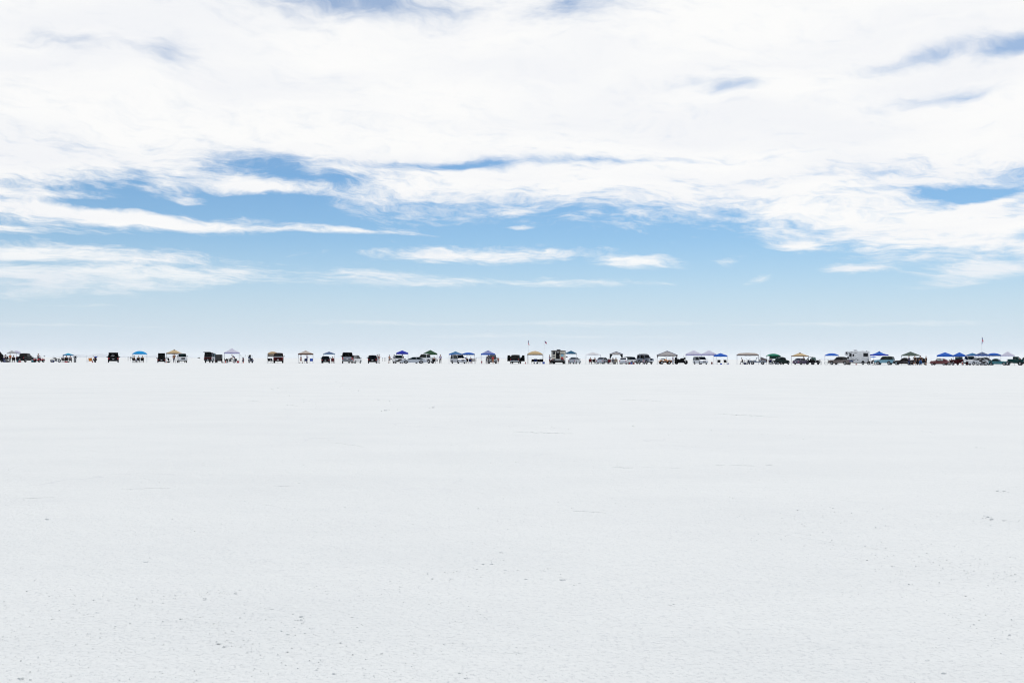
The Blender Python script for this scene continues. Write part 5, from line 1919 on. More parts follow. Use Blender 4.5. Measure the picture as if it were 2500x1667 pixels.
    for x in (2.95, -1.75):
        for sy in (-1, 1):
            y = sy * (hw - .22)
            w_ = obj('wheel', MB().disc((x, y, .40), .40, .26, .2, 18), RUBBER, t)
            obj('rim', MB().disc((x, y + sy * .04, .40), .22, .2, 0, 12), CHROME, w_)
            obj('wheel_arch', MB().prism([(x + .52 * math.cos(a), .40 + .52 * math.sin(a)) for a in [PI * i / 10 for i in range(11)]],
                                         [(sy * (hw - .20), lambda a_, z: (a_, z)), (sy * (hw + .008), lambda a_, z: (a_, z))]), DARK, t) if x < 0 else None
    sx = wide(px, w, d) / (7.8 * abs(math.cos(R(yaw))) + Wd * abs(math.sin(R(yaw))))
    return place(t, px, yaw, d, (sx, sx, high(px, top, d) / H))


def truck_camper(px, yaw, w, top, label, d=ROW):
    """white slide-in camper on a pickup, seen from the rear"""
    t = thing('truck_camper', label, 'truck camper', 'vehicles parked along the camp row')
    cr, dk = paint('cream'), DARK
    H = 2.85
    # truck
    obj('body', MB().box((1.6, 0, .95), (3.4, 1.95, .60), .10).box((1.2, 0, 1.35), (1.6, 1.8, .5), .12).box((2.7, 0, 1.12), (1.3, 1.85, .32), .1), paint('white'), t)
    obj('windshield', MB().box((2.05, 0, 1.45), (.06, 1.5, .36), .01), TINT, t)
    obj('rear_bumper', MB().box((-2.0, 0, .72), (.16, 1.95, .22), .05), DSTEEL, t)
    obj('bed', MB().box((-.9, 0, .85), (2.1, 1.95, .42), .05), pm('bed_grey', (.12, .12, .13), .5), t)
    obj('underbody', MB().box((.6, 0, .55), (4.8, 1.0, .2), .03).box((2.3, 0, .42), (.14, 1.7, .14)).box((-1.1, 0, .42), (.2, 1.7, .2)), dk, t)
    for sy in (-1, 1):
        obj('taillight', MB().box((-1.97, sy * .86, .95), (.05, .16, .22), .02), REDL, t)
        for x in (2.3, -1.1):
            w_ = obj('wheel', MB().disc((x, sy * .82, .42), .42, .26, .2, 18), RUBBER, t)
            obj('rim', MB().disc((x, sy * .86, .42), .23, .2, 0, 12), RIM, w_)
        obj('side_mirror', MB().box((1.9, sy * 1.25, 1.5), (.1, .22, .3), .04).box((1.9, sy * 1.1, 1.4), (.05, .3, .05)), dk, t)
    # camper box
    obj('camper_shell', MB().box((-.9, 0, 1.82), (2.3, 2.2, 1.55), .06).box((.1, 0, 2.36), (4.2, 2.2, .80), .12), cr, t)
    obj('roof_trim', MB().box((-.2, 0, 2.72), (4.7, 2.24, .12), .03), pm('trim_dark', (.05, .045, .045), .5), t)
    xr = -2.05
    dr = obj('door', MB().box((xr - .01, .02, 1.86), (.04, .62, 1.50), .015), dk, t)
    obj('door_window', MB().box((xr - .035, .02, 2.42), (.01, .40, .14), .003), paint_or('white'), dr)
    obj('door_handle', MB().box((xr - .045, -.22, 1.85), (.03, .05, .12), .01), CHROME, dr)
    wn = obj('window', MB().box((xr - .01, .68, 2.25), (.04, .44, .62), .012), pm('window_trim', (.03, .03, .035), .5), t)
    obj('pane', MB().box((xr - .035, .68, 2.25), (.01, .34, .52), .004), RVGLASS, wn)
    obj('vent_panel', MB().box((xr - .01, .68, 1.62), (.03, .44, .34), .01), pm('vent_grey', (.22, .20, .19), .6), t)
    wn = obj('window', MB().box((xr - .01, -.66, 1.80), (.04, .52, .52), .012), cr, t)
    obj('pane', MB().box((xr - .035, -.66, 1.80), (.01, .46, .46), .004), pm('pale_curtain', (.25, .48, .62), .6), wn)
    obj('awning_rail', MB().box((xr - .03, -.62, 2.13), (.08, .95, .10), .02), dk, t)
    for y in (-.78, -.52):
        obj('marker_light', MB().box((xr - .01, y, 2.36), (.03, .08, .07), .02), DARK, t)
    obj('jerry_can', MB().box((xr - .12, -.66, 1.22), (.20, .36, .42), .05), paint_or('coolred'), t)
    obj('step', MB().box((xr - .18, .0, .98), (.30, .95, .05), .01).box((xr - .05, 0, .90), (.05, .9, .12)), CHROME, t)
    obj('air_conditioner', MB().box((-.6, -.02, H + .06), (.8, .62, .26), .07), pm('ac_dark', (.03, .04, .06), .5), t)
    obj('roof_vent', MB().box((-.2, .72, H - .02), (.4, .4, .10), .03), paint_or('white'), t)
    m = MB()
    for y in (.80, 1.02):
        m.tube([(xr - .08, y, .95), (xr - .08, y, 2.8)], .018, 5)
    for k in range(6):
        m.tube([(xr - .08, .80, 1.1 + k * .3), (xr - .08, 1.02, 1.1 + k * .3)], .014, 5)
    obj('ladder', m, CHROME, t)
    sx = wide(px, w, d) / (2.2 * abs(math.sin(R(yaw))) + 4.4 * abs(math.cos(R(yaw))))
    return place(t, px, yaw, d, (sx, sx, high(px, top, d) / (H + .1)))


def cargo_trailer(px, yaw, w, top, label, d=ROW):
    t = thing('cargo_trailer', label, 'trailer', 'vehicles parked along the camp row')
    H = 1.75
    obj('box', MB().box((0, 0, 1.05), (2.6, 1.7, 1.35), .10), paint('black'), t)
    obj('rear_door', MB().box((-1.31, 0, 1.05), (.04, 1.5, 1.2), .02), pm('door_black', (.018, .018, .02), .5), t)
    obj('hinge_bar', MB().tube([(-1.35, .3, .5), (-1.35, .3, 1.6)], .02, 5).tube([(-1.35, -.3, .5), (-1.35, -.3, 1.6)], .02, 5), DSTEEL, t)
    obj('tow_bar', MB().tube([(1.3, .5, .45), (2.2, 0, .45), (1.3, -.5, .45)], .04, 6), DSTEEL, t)
    for sy in (-1, 1):
        w_ = obj('wheel', MB().disc((-.1, sy * .93, .33), .33, .2, .16, 16), RUBBER, t)
        obj('rim', MB().disc((-.1, sy * .96, .33), .18, .15, 0, 10), RIM, w_)
        obj('fender', MB().prism([(-.1 + .42 * math.cos(a), .35 + .42 * math.sin(a)) for a in [PI * i / 8 for i in range(9)]] + [(-.1 + .38 * math.cos(a), .35 + .38 * math.sin(a)) for a in [PI - PI * i / 8 for i in range(9)]],
                                 [(sy * .84, lambda x, z: (x, z)), (sy * 1.05, lambda x, z: (x, z))]), DARK, t)
        obj('taillight', MB().box((-1.34, sy * .72, .52), (.04, .12, .1), .02), REDL, t)
    sx = wide(px, w, d) / (1.95 * abs(math.sin(R(yaw))) + 2.7 * abs(math.cos(R(yaw))))
    return place(t, px, yaw, d, (sx, sx, high(px, top, d) / H))

# ------------------------------------------------------------------ the camps, from left to right (photo x)
V, PE, CA, CH = vehicle, person, canopy, camp_chair
MC = 'motorcycles and quads at the camps'

# --- far left group
V('suv', -7, 20, 'black sport utility vehicle cut off by the left edge of the picture', 'black', w=34, top=859)
PE(10, -60, 'lean', 'person in a white shirt bent over the table by the leftmost black vehicle', 'white', 'navy', d=198, sleeves='long')
folding_table(18, 10, 'grey folding table between the leftmost black vehicle and the person in orange', d=198.5, L=1.0)
cooler(14, 20, 'navy cooler under the leftmost folding table', 'coolnavy', d=198)
bag(19, 'dark bundle piled on the ground under the leftmost folding table', 'darkgrey', d=197.8, L=.8)
PE(25, 70, 'stand', 'person in an orange top and dark trousers under the grey peaked canopy', 'orange', 'black', h=1.62, d=199, hair='brown')
CH(33.5, 90, 'black camp chair seen from behind under the grey peaked canopy', 'black', d=199)
PE(33.5, 90, 'sit', 'person in black seated under the grey peaked canopy', 'black', 'black', d=199)
CA(17, 41, 857, 863.3, 864.5, 'pale grey peaked canopy with a draped leg beside the leftmost vehicles', 'lightgrey', 'lightgrey', 'straight', d=203, wall=[('right', 'lightgrey', 1.1)])
CA(34, 53, 858.5, 863.5, 865, 'white canopy tilted down to the right behind the black pickup', 'white', 'navygrey', 'flat', d=207, tilt=-.22)
V('crewpickup', 62, 66, 'black pickup parked tail on with red tail lights between grey canopy and red quad bike', 'black', w=37, top=863.6)
bag(44, 'teal and black bundle beside the left rear wheel of the leftmost pickup', 'teal', d=198, L=.55, H=.9, W_=.5)
cooler(48.5, 80, 'dark red crate at the left rear wheel of the leftmost pickup', 'coolred', d=197, L=.5)
cooler(80.5, 30, 'teal cooler by the right front wheel of the leftmost pickup', 'coolteal', d=198.4, L=.45, H=.5)
bag(83.5, 'flat dark bag on the salt right of the teal cooler', 'darkgrey', d=198, L=.5, H=.16)
quad_bike(96, 55, 'red quad bike with a seated rider', 'red', d=198.5, s=1.08)
PE(96, 55, 'ride', 'person in a grey top riding the red quad bike', 'grey', 'navy', d=198.6, hat='khaki')
CH(87.5, 60, 'pale camp chair behind the red quad bike', 'white', d=201)
flag_pole(109, 870, 'thin whip pole with a small dark pennant right of the red quad bike', [('pennant', [(-2, 869.2), (2.2, 870.6), (-2, 872)], cloth('navy'))], d=205)
motorcycle(136.5, 180, 'black cruiser motorcycle standing between the red quad bike and the teal canopy', 'black', d=199, s=.92, bars=.12)
cooler(129, 5, 'blue and black box on the ground behind the leftmost motorcycle', 'coolnavy', d=199, L=.6, H=.42, lid='coolblue')
bag(145, 'small dark bag right of the leftmost motorcycle', 'darkgrey', d=198, L=.22, H=.16, W_=.2)

# --- teal canopy
CA(153.5, 180, 863, 867.2, 868.8, 'small turquoise canopy with a low peak on the left', 'teal', 'navy', 'straight', d=203)
CH(155, 20, 'black camp chair at the left leg of the turquoise canopy', 'black')
PE(155, 20, 'sit', 'person in a grey shirt seated at the left leg of the turquoise canopy', 'grey', 'black')
bicycle(159.5, 5, 'dark bicycle parked under the turquoise canopy', 'black', d=201)
CH(162.5, 90, 'black camp chair in the middle under the turquoise canopy', 'black')
PE(162.5, 90, 'sitlean', 'person in a black top in the middle chair under the turquoise canopy', 'black', 'black', hair='dark')
cooler(161.5, 0, 'red crate in front of the middle chair under the turquoise canopy', 'coolred', d=197.6, L=.55, H=.3)
bag(167, 'dark bag on the ground right of the red crate', 'darkgrey', d=198, L=.4, H=.2)
CH(172, -80, 'black camp chair at the right leg of the turquoise canopy', 'black')
PE(172, -80, 'sit', 'person in a white shirt seated at the right leg of the turquoise canopy', 'grey', 'black', d=199.9)
motorcycle(183.5, -84, 'grey motorcycle seen end on right of the turquoise canopy', 'grey', d=199, s=.86, screen=True)
flag_pole(187.3, 870.2, 'short thin pole with a tiny dark tip behind the turquoise canopy', [('pennant', [(-.7, 870.3), (.9, 871.3), (-.7, 872.3)], cloth('navy'))], d=206)


def a_frame_sign(px, label):
    t = thing('a_frame_sign', label, 'sign')
    m = MB()
    for y, sx in ((-.3, 1), (.3, 1)):
        for sg in (-1, 1):
            m.tube([(sg * .52 + .0, y, 0), (sg * .30, y * .3, .98)], .022, 5)
    m.tube([(-.48, -.3, .28), (.48, -.3, .28)], .02, 5).tube([(-.40, -.2, .62), (.40, -.2, .62)], .02, 5)
    obj('stand', m, STEEL, t)
    b = obj('sign_board', MB().prism([(-.22, .25), (.42, .30), (.30, .92), (-.30, .88)], [(-.37, lambda x, z: (x, z)), (-.34, lambda x, z: (x, z))]), pm('sign_orange', (.75, .26, .01), .5), t)
    m = MB()
    for k, (x, z, w_) in enumerate(((-.12, .78, .14), (.08, .80, .14), (-.16, .70, .08), (.0, .70, .10), (.16, .72, .08))):
        m.box((x, -.377, z), (w_, .006, .045))
    obj('sign_marks', m, pm('sign_red', (.40, .03, .02), .5), b)
    return place(t, px, 0, 199)


a_frame_sign(220, 'orange sign board leaning on a white folding stand beside a red cone')
cone(226.3, 'red traffic cone between the orange sign board and the flag-draped motorcycle', d=198.5, col=(.55, .01, .01))
motorcycle(233, 84, 'motorcycle with red and blue cloth draped over it beside the orange sign', 'black', d=199, s=1.0, bags=True, draped=('darkred', 'blue'))
flag_pole(234.6, 865.5, 'thin whip pole above the flag-draped motorcycle', [], d=199.6)
flag_pole(211.5, 864.5, 'thin bare whip pole left of the orange sign', [], d=212)

# --- black vehicle with open tailgate
V('suv', 277, 90, 'black sport utility vehicle with its tailgate lifted, alone left of the bright blue arched canopy', 'black', w=27, top=865.5, hatch=1.15, hang=20, over=dict(mirror=DARK))
bag(276, 'pale bundle inside the open black sport utility vehicle', 'white', d=198.4, L=.8, H=.45, W_=.4, z=1.12)
bag(282.5, 'small red bag inside the open black sport utility vehicle', 'red', d=198.3, L=.35, H=.3, W_=.3, z=.85)

# --- bright blue arched canopy
CA(323.5, 359.5, 857.3, 864, 865.6, 'bright sky blue arched canopy over three seated people', 'brightblue', None, 'arch', d=202)
for px, lab, hat, k in ((328, 'left', 'navy', 'sit'), (338.3, 'middle', None, 'sitlean'), (348, 'right', None, 'sit')):
    CH(px, 80 if px > 330 else 30, 'black camp chair, %s of the three under the bright blue arched canopy' % lab, 'black', d=200)
    PE(px, 80 if px > 330 else 30, k, 'person in black, %s of the three seated under the bright blue arched canopy' % lab, 'black', 'black', d=200, hat=hat)
folding_table(333.5, 0, 'low dark folding table between the people under the bright blue arched canopy', d=199, L=.7, H=.5)
bag(333, 'pale blue bag on the low table under the bright blue arched canopy', 'lilac', d=199, L=.35, H=.22, W_=.2, z=.5)


def parasol(px, top_row, w_px, label, col, d=ROW, tiltd=0):
    t = thing('parasol', label, 'parasol')
    H, r = high(px, top_row, d), wide(px, w_px, d) / 2
    vs, fs = [(0, 0, H)], []
    N = 8
    for ring, (q, dz) in enumerate(((.55, .10), (1.0, .26))):
        for k in range(N):
            a = 2 * PI * k / N
            vs.append((math.cos(a) * r * q, math.sin(a) * r * q, H - dz * r * 1.2))
    for k in range(N):
        fs.append((0, 1 + k, 1 + (k + 1) % N))
        fs.append((1 + k, 1 + N + k, 1 + N + (k + 1) % N, 1 + (k + 1) % N))
    rt = Matrix.Rotation(R(tiltd), 3, 'Y')
    vs = [tuple(rt @ (Vector(v) - Vector((0, 0, H))) + Vector((0, 0, H))) for v in vs]
    obj('shade', MB().add(vs, fs), fabric(col), t)
    obj('pole', MB().tube([(0, 0, 0), (0, 0, H)], .02, 5), STEEL, t)
    obj('base', MB().tube([(0, 0, 0), (0, 0, .08)], [.22, .2], 12), DARK, t)
    return place(t, px, 0, d)


parasol(327, 869.4, 7, 'small navy parasol over the left person under the bright blue arched canopy', 'navy', d=200.6)

# --- black hatchback, tan canopy, white pickup
V('hatch', 394.5, 90, 'black hatchback with its rear hatch raised, beside a small red cone and the tan canopy', 'black', w=20.5, top=870, hatch=.95, hang=52, d=199)
cone(406.3, 'small red traffic cone at the right rear corner of the black hatchback', d=198.5, h=.36, col=(.55, .01, .01))
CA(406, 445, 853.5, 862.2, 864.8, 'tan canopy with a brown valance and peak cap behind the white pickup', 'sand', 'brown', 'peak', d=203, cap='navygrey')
CH(414.5, 30, 'black camp chair standing alone under the tan canopy by the white pickup', 'black', s=1.05)
bag(411.5, 'black bag slumped against the camp chair under the tan canopy', 'black', L=.6, H=.28, d=199)
PE(425.3, -88, 'hips', 'person in an orange brown shirt and dark trousers beside the white pickup', 'brown', 'navy', h=1.8, d=199)
V('pickup', 444.5, -84, 'white pickup facing the camera under the right side of the tan canopy', 'white', w=27, top=862.4, d=198.6, over=dict(grille=DARK, bumper=paint('palesilver')))

# --- silver truck with raised shell, black trailer
V('crewpickup', 516, 74, 'silver pickup with its dark camper shell lifted, beside the black box trailer', 'silver', w=29, top=862, roof='black', cap=True, hatch=1.15, hang=4, caph=.10, over=dict(gate=paint('darkred'), bumper=DARK, shell=DARK))
cargo_trailer(534.5, 78, 20.5, 865, 'black box trailer with rounded corners, right of the silver pickup', d=198.4)
flag_pole(525, 858.5, 'thin antenna pole rising behind the silver pickup and black trailer', [], d=201)
bag(544.5, 'small dark red bundle at the foot of the black box trailer', 'darkred', L=.35, H=.2, d=198)

# --- white canopy with lilac edge
CA(547.5, 585, 850.6, 860.2, 863.6, 'white canopy with a lilac valance and vented peak, tallest on the left', 'white', 'lilac', 'peak', d=202, cap='white')
motorcycle(562.5, 5, 'dark brown motorcycle being worked on under the white canopy with lilac valance', 'brown', d=200, s=.98, bags=True)
CH(552.5, 10, 'black camp chair at the left under the white canopy with lilac valance', 'black', s=1.0, d=200)
PE(573.3, 178, 'lean', 'person in a navy top and grey trousers bent over the brown motorcycle', 'navy', 'grey', h=1.85, hair='grey', d=199)
CH(578, 50, 'black camp chair at the right under the white canopy with lilac valance', 'black', s=.95)
cone(550.7, 'orange traffic cone at the left leg of the white canopy with lilac valance', d=198, h=.42)
cooler(581, 10, 'bright red cooler at the right leg of the white canopy with lilac valance', 'coolred', L=.38, H=.42, d=198, lid='coolred')
motorcycle(594, 92, 'tall motorcycle seen end on behind a red cone', 'plum', d=200, s=1.1, bars=.1)
cone(594.3, 'red traffic cone in front of the tall motorcycle right of the lilac-edged canopy', d=197.5, h=.34)
motorcycle(612.5, 112, 'dark motorcycle with a wide fairing, the more isolated one left of the dark red pickup', 'navy', d=200, s=1.08, screen=True, bars=.1)

# --- tan awning and dark red pickup
CA(653.5, 679, 858, 862.5, 864.2, 'low tan canopy with a black side wall half hidden by the dark red pickup', 'tan', 'tan', 'arch', d=203, wall=[('left', 'black', .1), ('back', 'lightgrey', 1.25)])
CH(658.5, 60, 'black camp chair against the black wall of the low tan canopy', 'black', d=200)
CH(665.5, 40, 'dark camp chair at the left rear wheel of the dark red pickup', 'darkgrey', d=200)
dr_ = V('pickup', 680.3, 88, 'dark red pickup parked tail on with a pale stripe along its tailgate', 'darkred', w=25.5, top=861.2, d=199, over=dict(rearglass=GLASS))
obj('tailgate_stripe', MB().box((-2.79, 0, 1.17), (.04, 1.95, .10), .02), paint('palesilver'), dr_)

# --- beige canopy with chairs
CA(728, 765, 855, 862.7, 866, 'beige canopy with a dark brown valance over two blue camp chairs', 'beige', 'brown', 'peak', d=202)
PE(735, 178, 'walk', 'person in a dark red shirt walking left under the beige canopy', 'darkred', 'plumdark' if 0 else 'darkred', h=1.62, shorts=True, d=199)
PE(749.5, 20, 'hold', 'person in a lilac shirt standing under the middle of the beige canopy', 'lilac', 'darkred', h=1.75, d=200)
CH(747, 92, 'navy camp chair in the middle under the beige canopy', 'navy', d=199)
CH(760.5, 88, 'blue camp chair at the right leg of the beige canopy', 'blue', d=199.5)
folding_table(741.5, 0, 'small low table between the walking person and the navy camp chair', d=200.5, L=.5, H=.5)

# --- navy canopy, black car
CA(789.5, 817.8, 857.8, 862.7, 864.6, 'navy canopy with a violet-grey slope over a parked black car', 'navygrey', 'steel', 'peak', d=202)
V('hatch', 795.5, 88, 'black car seen from the rear with greenish windows under the navy canopy', 'black', w=22, top=869, d=199.5, over=dict(mirror=DARK))
CH(812.5, 85, 'dark red camp chair right of the black car under the navy canopy', 'darkred')
PE(812.5, 85, 'sit', 'person in dark red seated beside the black car under the navy canopy', 'darkred', 'darkred')

# --- brown suburban and white van
br_ = V('suv', 848.3, 90, 'dark brown sport utility vehicle with a silver tailgate panel and raised rear glass', 'darkred', w=26.5, top=860.5, d=195, hatch=.6, hang=8, roof='black', over=dict(bumper=CHROME, gate=paint('palesilver')))
obj('tailgate_panel', MB().box((-2.37, 0, .93), (.04, 1.42, .36), .02), pm('panel_silver', (.30, .32, .38), .35, .4), br_)
V('van', 866, 66, 'white minivan with red tail lights right behind the dark brown sport utility vehicle', 'white', w=28, top=866.3, d=203)

# --- black car with two people
V('hatch', 909.5, 90, 'black hatchback with its dark lid open, two people standing at its right', 'black', w=22.5, top=866.5, d=199)
PE(921, 85, 'stand', 'person in a white shirt with dark waist, left of the two by the black hatchback', 'white', 'lilac', h=1.75, d=200)
PE(925.5, 5, 'hold', 'person in a dark red shirt, right of the two by the black hatchback', 'red', 'khaki', h=1.82, d=199)
PE(951, 120, 'hips', 'shirtless person in grey shorts standing alone left of the royal blue canopy', 'khaki', 'grey', h=1.66, shorts=True, bare=True)
t_ = thing('straw_hat', 'pale round hat held at the side of the shirtless person', 'hat')
obj('brim', MB().disc((0, 0, .0), .17, .02, .10, 16), cloth('pale'), t_)
obj('crown', MB().disc((0, 0, 0), .10, .08, 0, 12), cloth('grey'), t_)
place(t_, 955, 0, 200)
t_.location.z = .88

# --- royal blue canopy, white pickup, silver sedan, long white truck, dark green canopy
CA(967.5, 996.8, 854.7, 860.8, 864.4, 'royal blue canopy with a steep peak behind the first white truck', 'darkblue', None, 'straight', d=203)
PE(962.3, 60, 'stand', 'person in a lilac shirt left of the white truck under the royal blue canopy', 'lilac', 'navy', h=1.75, d=200.5)
V('pickup', 972, -80, 'white truck facing the camera behind the nose of the silver sedan', 'white', w=25, top=866, d=199.5, over=dict(grille=DARK, bumper=DARK))
PE(982.5, -90, 'stand', 'person in dark clothes behind the white truck under the royal blue canopy', 'darkgrey', 'black', h=1.78, d=203)
CH(988, 90, 'dark camp chair seen between the white truck and the roof of the silver sedan', 'darkgrey', d=204)
V('sedan', 1010.5, 179, 'silver four-door sedan parked side on facing left', 'silver', w=65, top=870, d=194, over=dict(rim=RIM))
V('crewpickup', 1037, 148, 'white crew pickup behind the silver side-on sedan', 'white', w=48, top=863.3, d=202)
CA(1033.5, 1067.8, 853.8, 862.5, 865.8, 'dark green peaked canopy behind the white crew pickup', 'darkgreen', None, 'straight', d=205)
CH(1059.5, 80, 'black camp chair right of the white crew pickup', 'black', d=199)
PE(1059.5, 80, 'sitlean', 'person in black seated right of the white crew pickup', 'black', 'black', d=199)
bag(1067, 'black bag hanging from the right leg of the dark green canopy', 'black', L=.28, H=.5, W_=.25, d=203, z=.40)
PE(1075.2, 92, 'stand', 'person in a lilac shirt and black trousers standing alone right of the dark green canopy', 'lilac', 'black', h=1.78, hair='brown')

# --- two joined blue canopies with white van
CA(1096, 1128.3, 857, 863.5, 866, 'left of two joined mid blue canopies, peaked, behind the white van', 'steel', 'blue', 'straight', d=204)
CA(1128.3, 1159.3, 859.8, 863.5, 866, 'right of two joined mid blue canopies, rounded, over seated people', 'blue', 'navy', 'arch', d=203)
V('van', 1119, -62, 'white van facing the camera under the two joined blue canopies', 'palesilver', w=37, top=864.4, d=198, antenna=.05)
CH(1140, 80, 'black camp chair right of the white van', 'black', d=199)
PE(1140, 80, 'sit', 'person in black seated right beside the white van', 'black', 'black', d=199)
CH(1149, 80, 'navy camp chair in the middle under the rounded blue canopy', 'navy', d=199)
PE(1149, 80, 'sitlean', 'person in a navy top seated in the middle under the rounded blue canopy', 'navy', 'pink', d=199)
CH(1157, -88, 'pale camp chair with a dark top edge under the rounded blue canopy', 'pale', d=199, s=1.1)
bag(1136.5, 'small blue bag on the hood side of the white van', 'blue', L=.4, H=.25, d=200, z=.95)

# --- violet canopy, grey car with its hood up
CA(1174.3, 1209, 854, 862.7, 866, 'violet-grey canopy with a royal blue valance over a silver car', 'periwinkle', 'blue', 'peak', d=203)
PE(1175, 10, 'crouch', 'child in pink crouching at the left leg of the violet-grey canopy', 'pink', 'pink', h=1.1, sleeves='short', shorts=True)
PE(1188, -50, 'lean', 'person in pale grey leaning beside the silver car under the violet-grey canopy', 'grey', 'grey', h=1.92, sleeves='long', d=198.5)
PE(1193, 100, 'stand', 'person in black at the left front corner of the silver car with raised hood', 'black', 'darkgrey', h=1.5, d=200)
V('suv', 1202.5, -86, 'silver car facing the camera with its white hood raised under the violet-grey canopy', 'grey', w=22, top=866.6, d=199.5, hoodup=True, over=dict(grille=CHROME))
PE(1203.5, 90, 'lean', 'person in dark red leaning into the raised hood of the silver car', 'red', 'brown', h=1.7, d=197, shorts=True)
PE(1216.5, -80, 'stand', 'thin child in dark red standing right of the violet-grey canopy', 'red', 'black', h=1.28, shorts=True, hair='brown')

# --- black pickup with open doors
V('crewpickup', 1259.3, 84, 'black pickup seen from the rear with both front doors open and chrome bumper', 'black', w=29, top=865.2, d=198, doors='both', over=dict(bumper=CHROME))
cone(1283, 'faded orange cone between the black open-door pickup and the gold canopy', d=198, h=.42, col=(.62, .13, .10))

# --- gold canopy with flags
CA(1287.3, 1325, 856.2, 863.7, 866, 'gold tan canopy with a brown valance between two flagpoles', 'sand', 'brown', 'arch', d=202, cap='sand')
flag_pole(1290.5, 830, 'left flagpole with a drooping blue and red flag at the gold canopy', [('flag', [(-1.4, 831), (.4, 830.5), (.4, 835), (1, 838), (2.2, 842.3), (.8, 842), (-.6, 838.5), (-1.5, 837)], ensign('flag_two_band', 'bands'))], d=201)
flag_pole(1325.5, 831, 'right flagpole with a striped flag at the gold canopy', [('flag', [(4.2, 831), (8.5, 834), (9.8, 836), (9.0, 839.4), (7.5, 838), (6, 838), (4.6, 835)], ensign('flag_striped', 'stripes'))], d=201, lean=.09)
CH(1301, 95, 'black camp chair on the left under the gold canopy', 'black', d=199.5)
CH(1307.8, 88, 'navy camp chair in the middle under the gold canopy', 'navy', d=199, s=1.08)
CH(1316.5, 60, 'black camp chair, left of the two joined on the right under the gold canopy', 'black', d=199.5)
CH(1322, 92, 'wide black camp chair at the right leg of the gold canopy', 'black', d=199.2, s=1.05, wide_=1.2)
bag(1304.3, 'small navy bag on the ground left under the gold canopy', 'navy', L=.3, H=.28, d=198)
bag(1311.8, 'dark bag on the ground in the middle under the gold canopy', 'darkgrey', L=.45, H=.30, d=198)
cooler(1327.5, 0, 'bright blue cooler right of the gold canopy', 'coolblue', L=.44, H=.42, d=198, lid='coolblue')

# --- truck camper
PE(1342, 30, 'hold', 'person in a lilac shirt standing left of the white truck camper', 'lilac', 'darkred', h=1.78, shorts=True)
motorcycle(1348.5, 70, 'dark motorcycle parked behind the left side of the truck camper', 'black', d=198, s=.95)
truck_camper(1364, 87, 36.5, 853, 'cream truck camper seen from the rear with a black door and roof air conditioner', d=199)
CA(1380.3, 1408, 855, 861.6, 863.7, 'dark teal canopy just right of the cream truck camper', 'darkteal', None, 'straight', d=204)
PE(1389, 60, 'crouch', 'person in dark clothes crouching left of the small silver car', 'grey', 'navy', h=1.7)
V('sedan', 1403.5, 72, 'small silver sedan seen from the rear right of the truck camper', 'silver', w=28, top=871, d=199.5)

# --- thin white canopy
CA(1430, 1467, 858.7, 864.8, 865.6, 'plain white canopy with thin legs over two seated people', 'palewhite', 'white', 'straight', d=201)
CH(1441.5, 85, 'red and grey camp chair on the left under the plain white canopy', 'darkred')
PE(1441.5, 85, 'sit', 'person in a grey top seated on the left under the plain white canopy', 'grey', 'black')
CH(1451, 60, 'black camp chair on the right under the plain white canopy', 'black')
PE(1451, 60, 'sitlean', 'person in dark red seated on the right under the plain white canopy', 'darkred', 'black')
V('sedan', 1472.3, 68, 'silver sedan with red tail lights between the plain white canopy and the black-legged gazebo', 'silver', w=25, top=871, d=199, antenna=.12)

# --- gazebo with black curtains
CA(1488.5, 1520.5, 857.8, 863.8, 865.3, 'beige gazebo with black curtains gathered on its splayed legs', 'greybeige', 'black', 'straight', d=201, curtains='splay', legc='dark', ribs='navygrey')
CH(1487.5, 100, 'dark red camp chair at the left leg of the black-legged gazebo', 'darkred', d=199)
PE(1496.5, 90, 'sitlean', 'person in black, left of the two seated under the black-legged gazebo', 'black', 'black')
CH(1496.5, 90, 'grey camp chair, left one inside the black-legged gazebo', 'grey')
PE(1504, 80, 'sit', 'person in dark clothes, right of the two seated under the black-legged gazebo', 'darkgrey', 'black', d=199.5)
CH(1504, 80, 'khaki camp chair, right one inside the black-legged gazebo', 'khaki', d=199.5)
cooler(1500, 0, 'dark cooler between the two chairs of the black-legged gazebo', 'darkgrey', L=.5, H=.35, d=198, lid='darkgrey')
V('sedan', 1524, 82, 'white sedan seen from the rear just right of the black-legged gazebo', 'palesilver', w=24, top=871.7, d=196)
V('oldsuv', 1541.5, -50, 'small pale off-road vehicle with a dark front behind a blue and two red coolers', 'white', w=21, top=872, d=206, roof='green', over=dict(grille=DARK, bumper=DARK))
cooler(1537, 0, 'red cooler left of the bright blue one before the small off-road vehicle', 'coolred', L=.35, H=.30, d=197, lid='coolred')
cooler(1541.3, 0, 'bright blue cooler standing on end before the small off-road vehicle', 'coolblue', L=.33, H=.42, d=197, lid='coolblue')
cooler(1547, 0, 'dark red cooler right of the bright blue one before the small off-road vehicle', 'coolred', L=.38, H=.32, d=197, lid='darkgrey')

# --- old blue-grey truck with a shell
V('oldsuv', 1575.5, -48, 'old blue-grey truck with a shell and roof box facing right', 'bluegrey', w=40, top=864, d=199, over=dict(grille=DARK, bumper=CHROME), rack=True)
PE(1571.5, -85, 'crouch', 'person in pale blue crouching at the front wheel of the old blue-grey truck', 'lilac', 'grey', d=197.3)

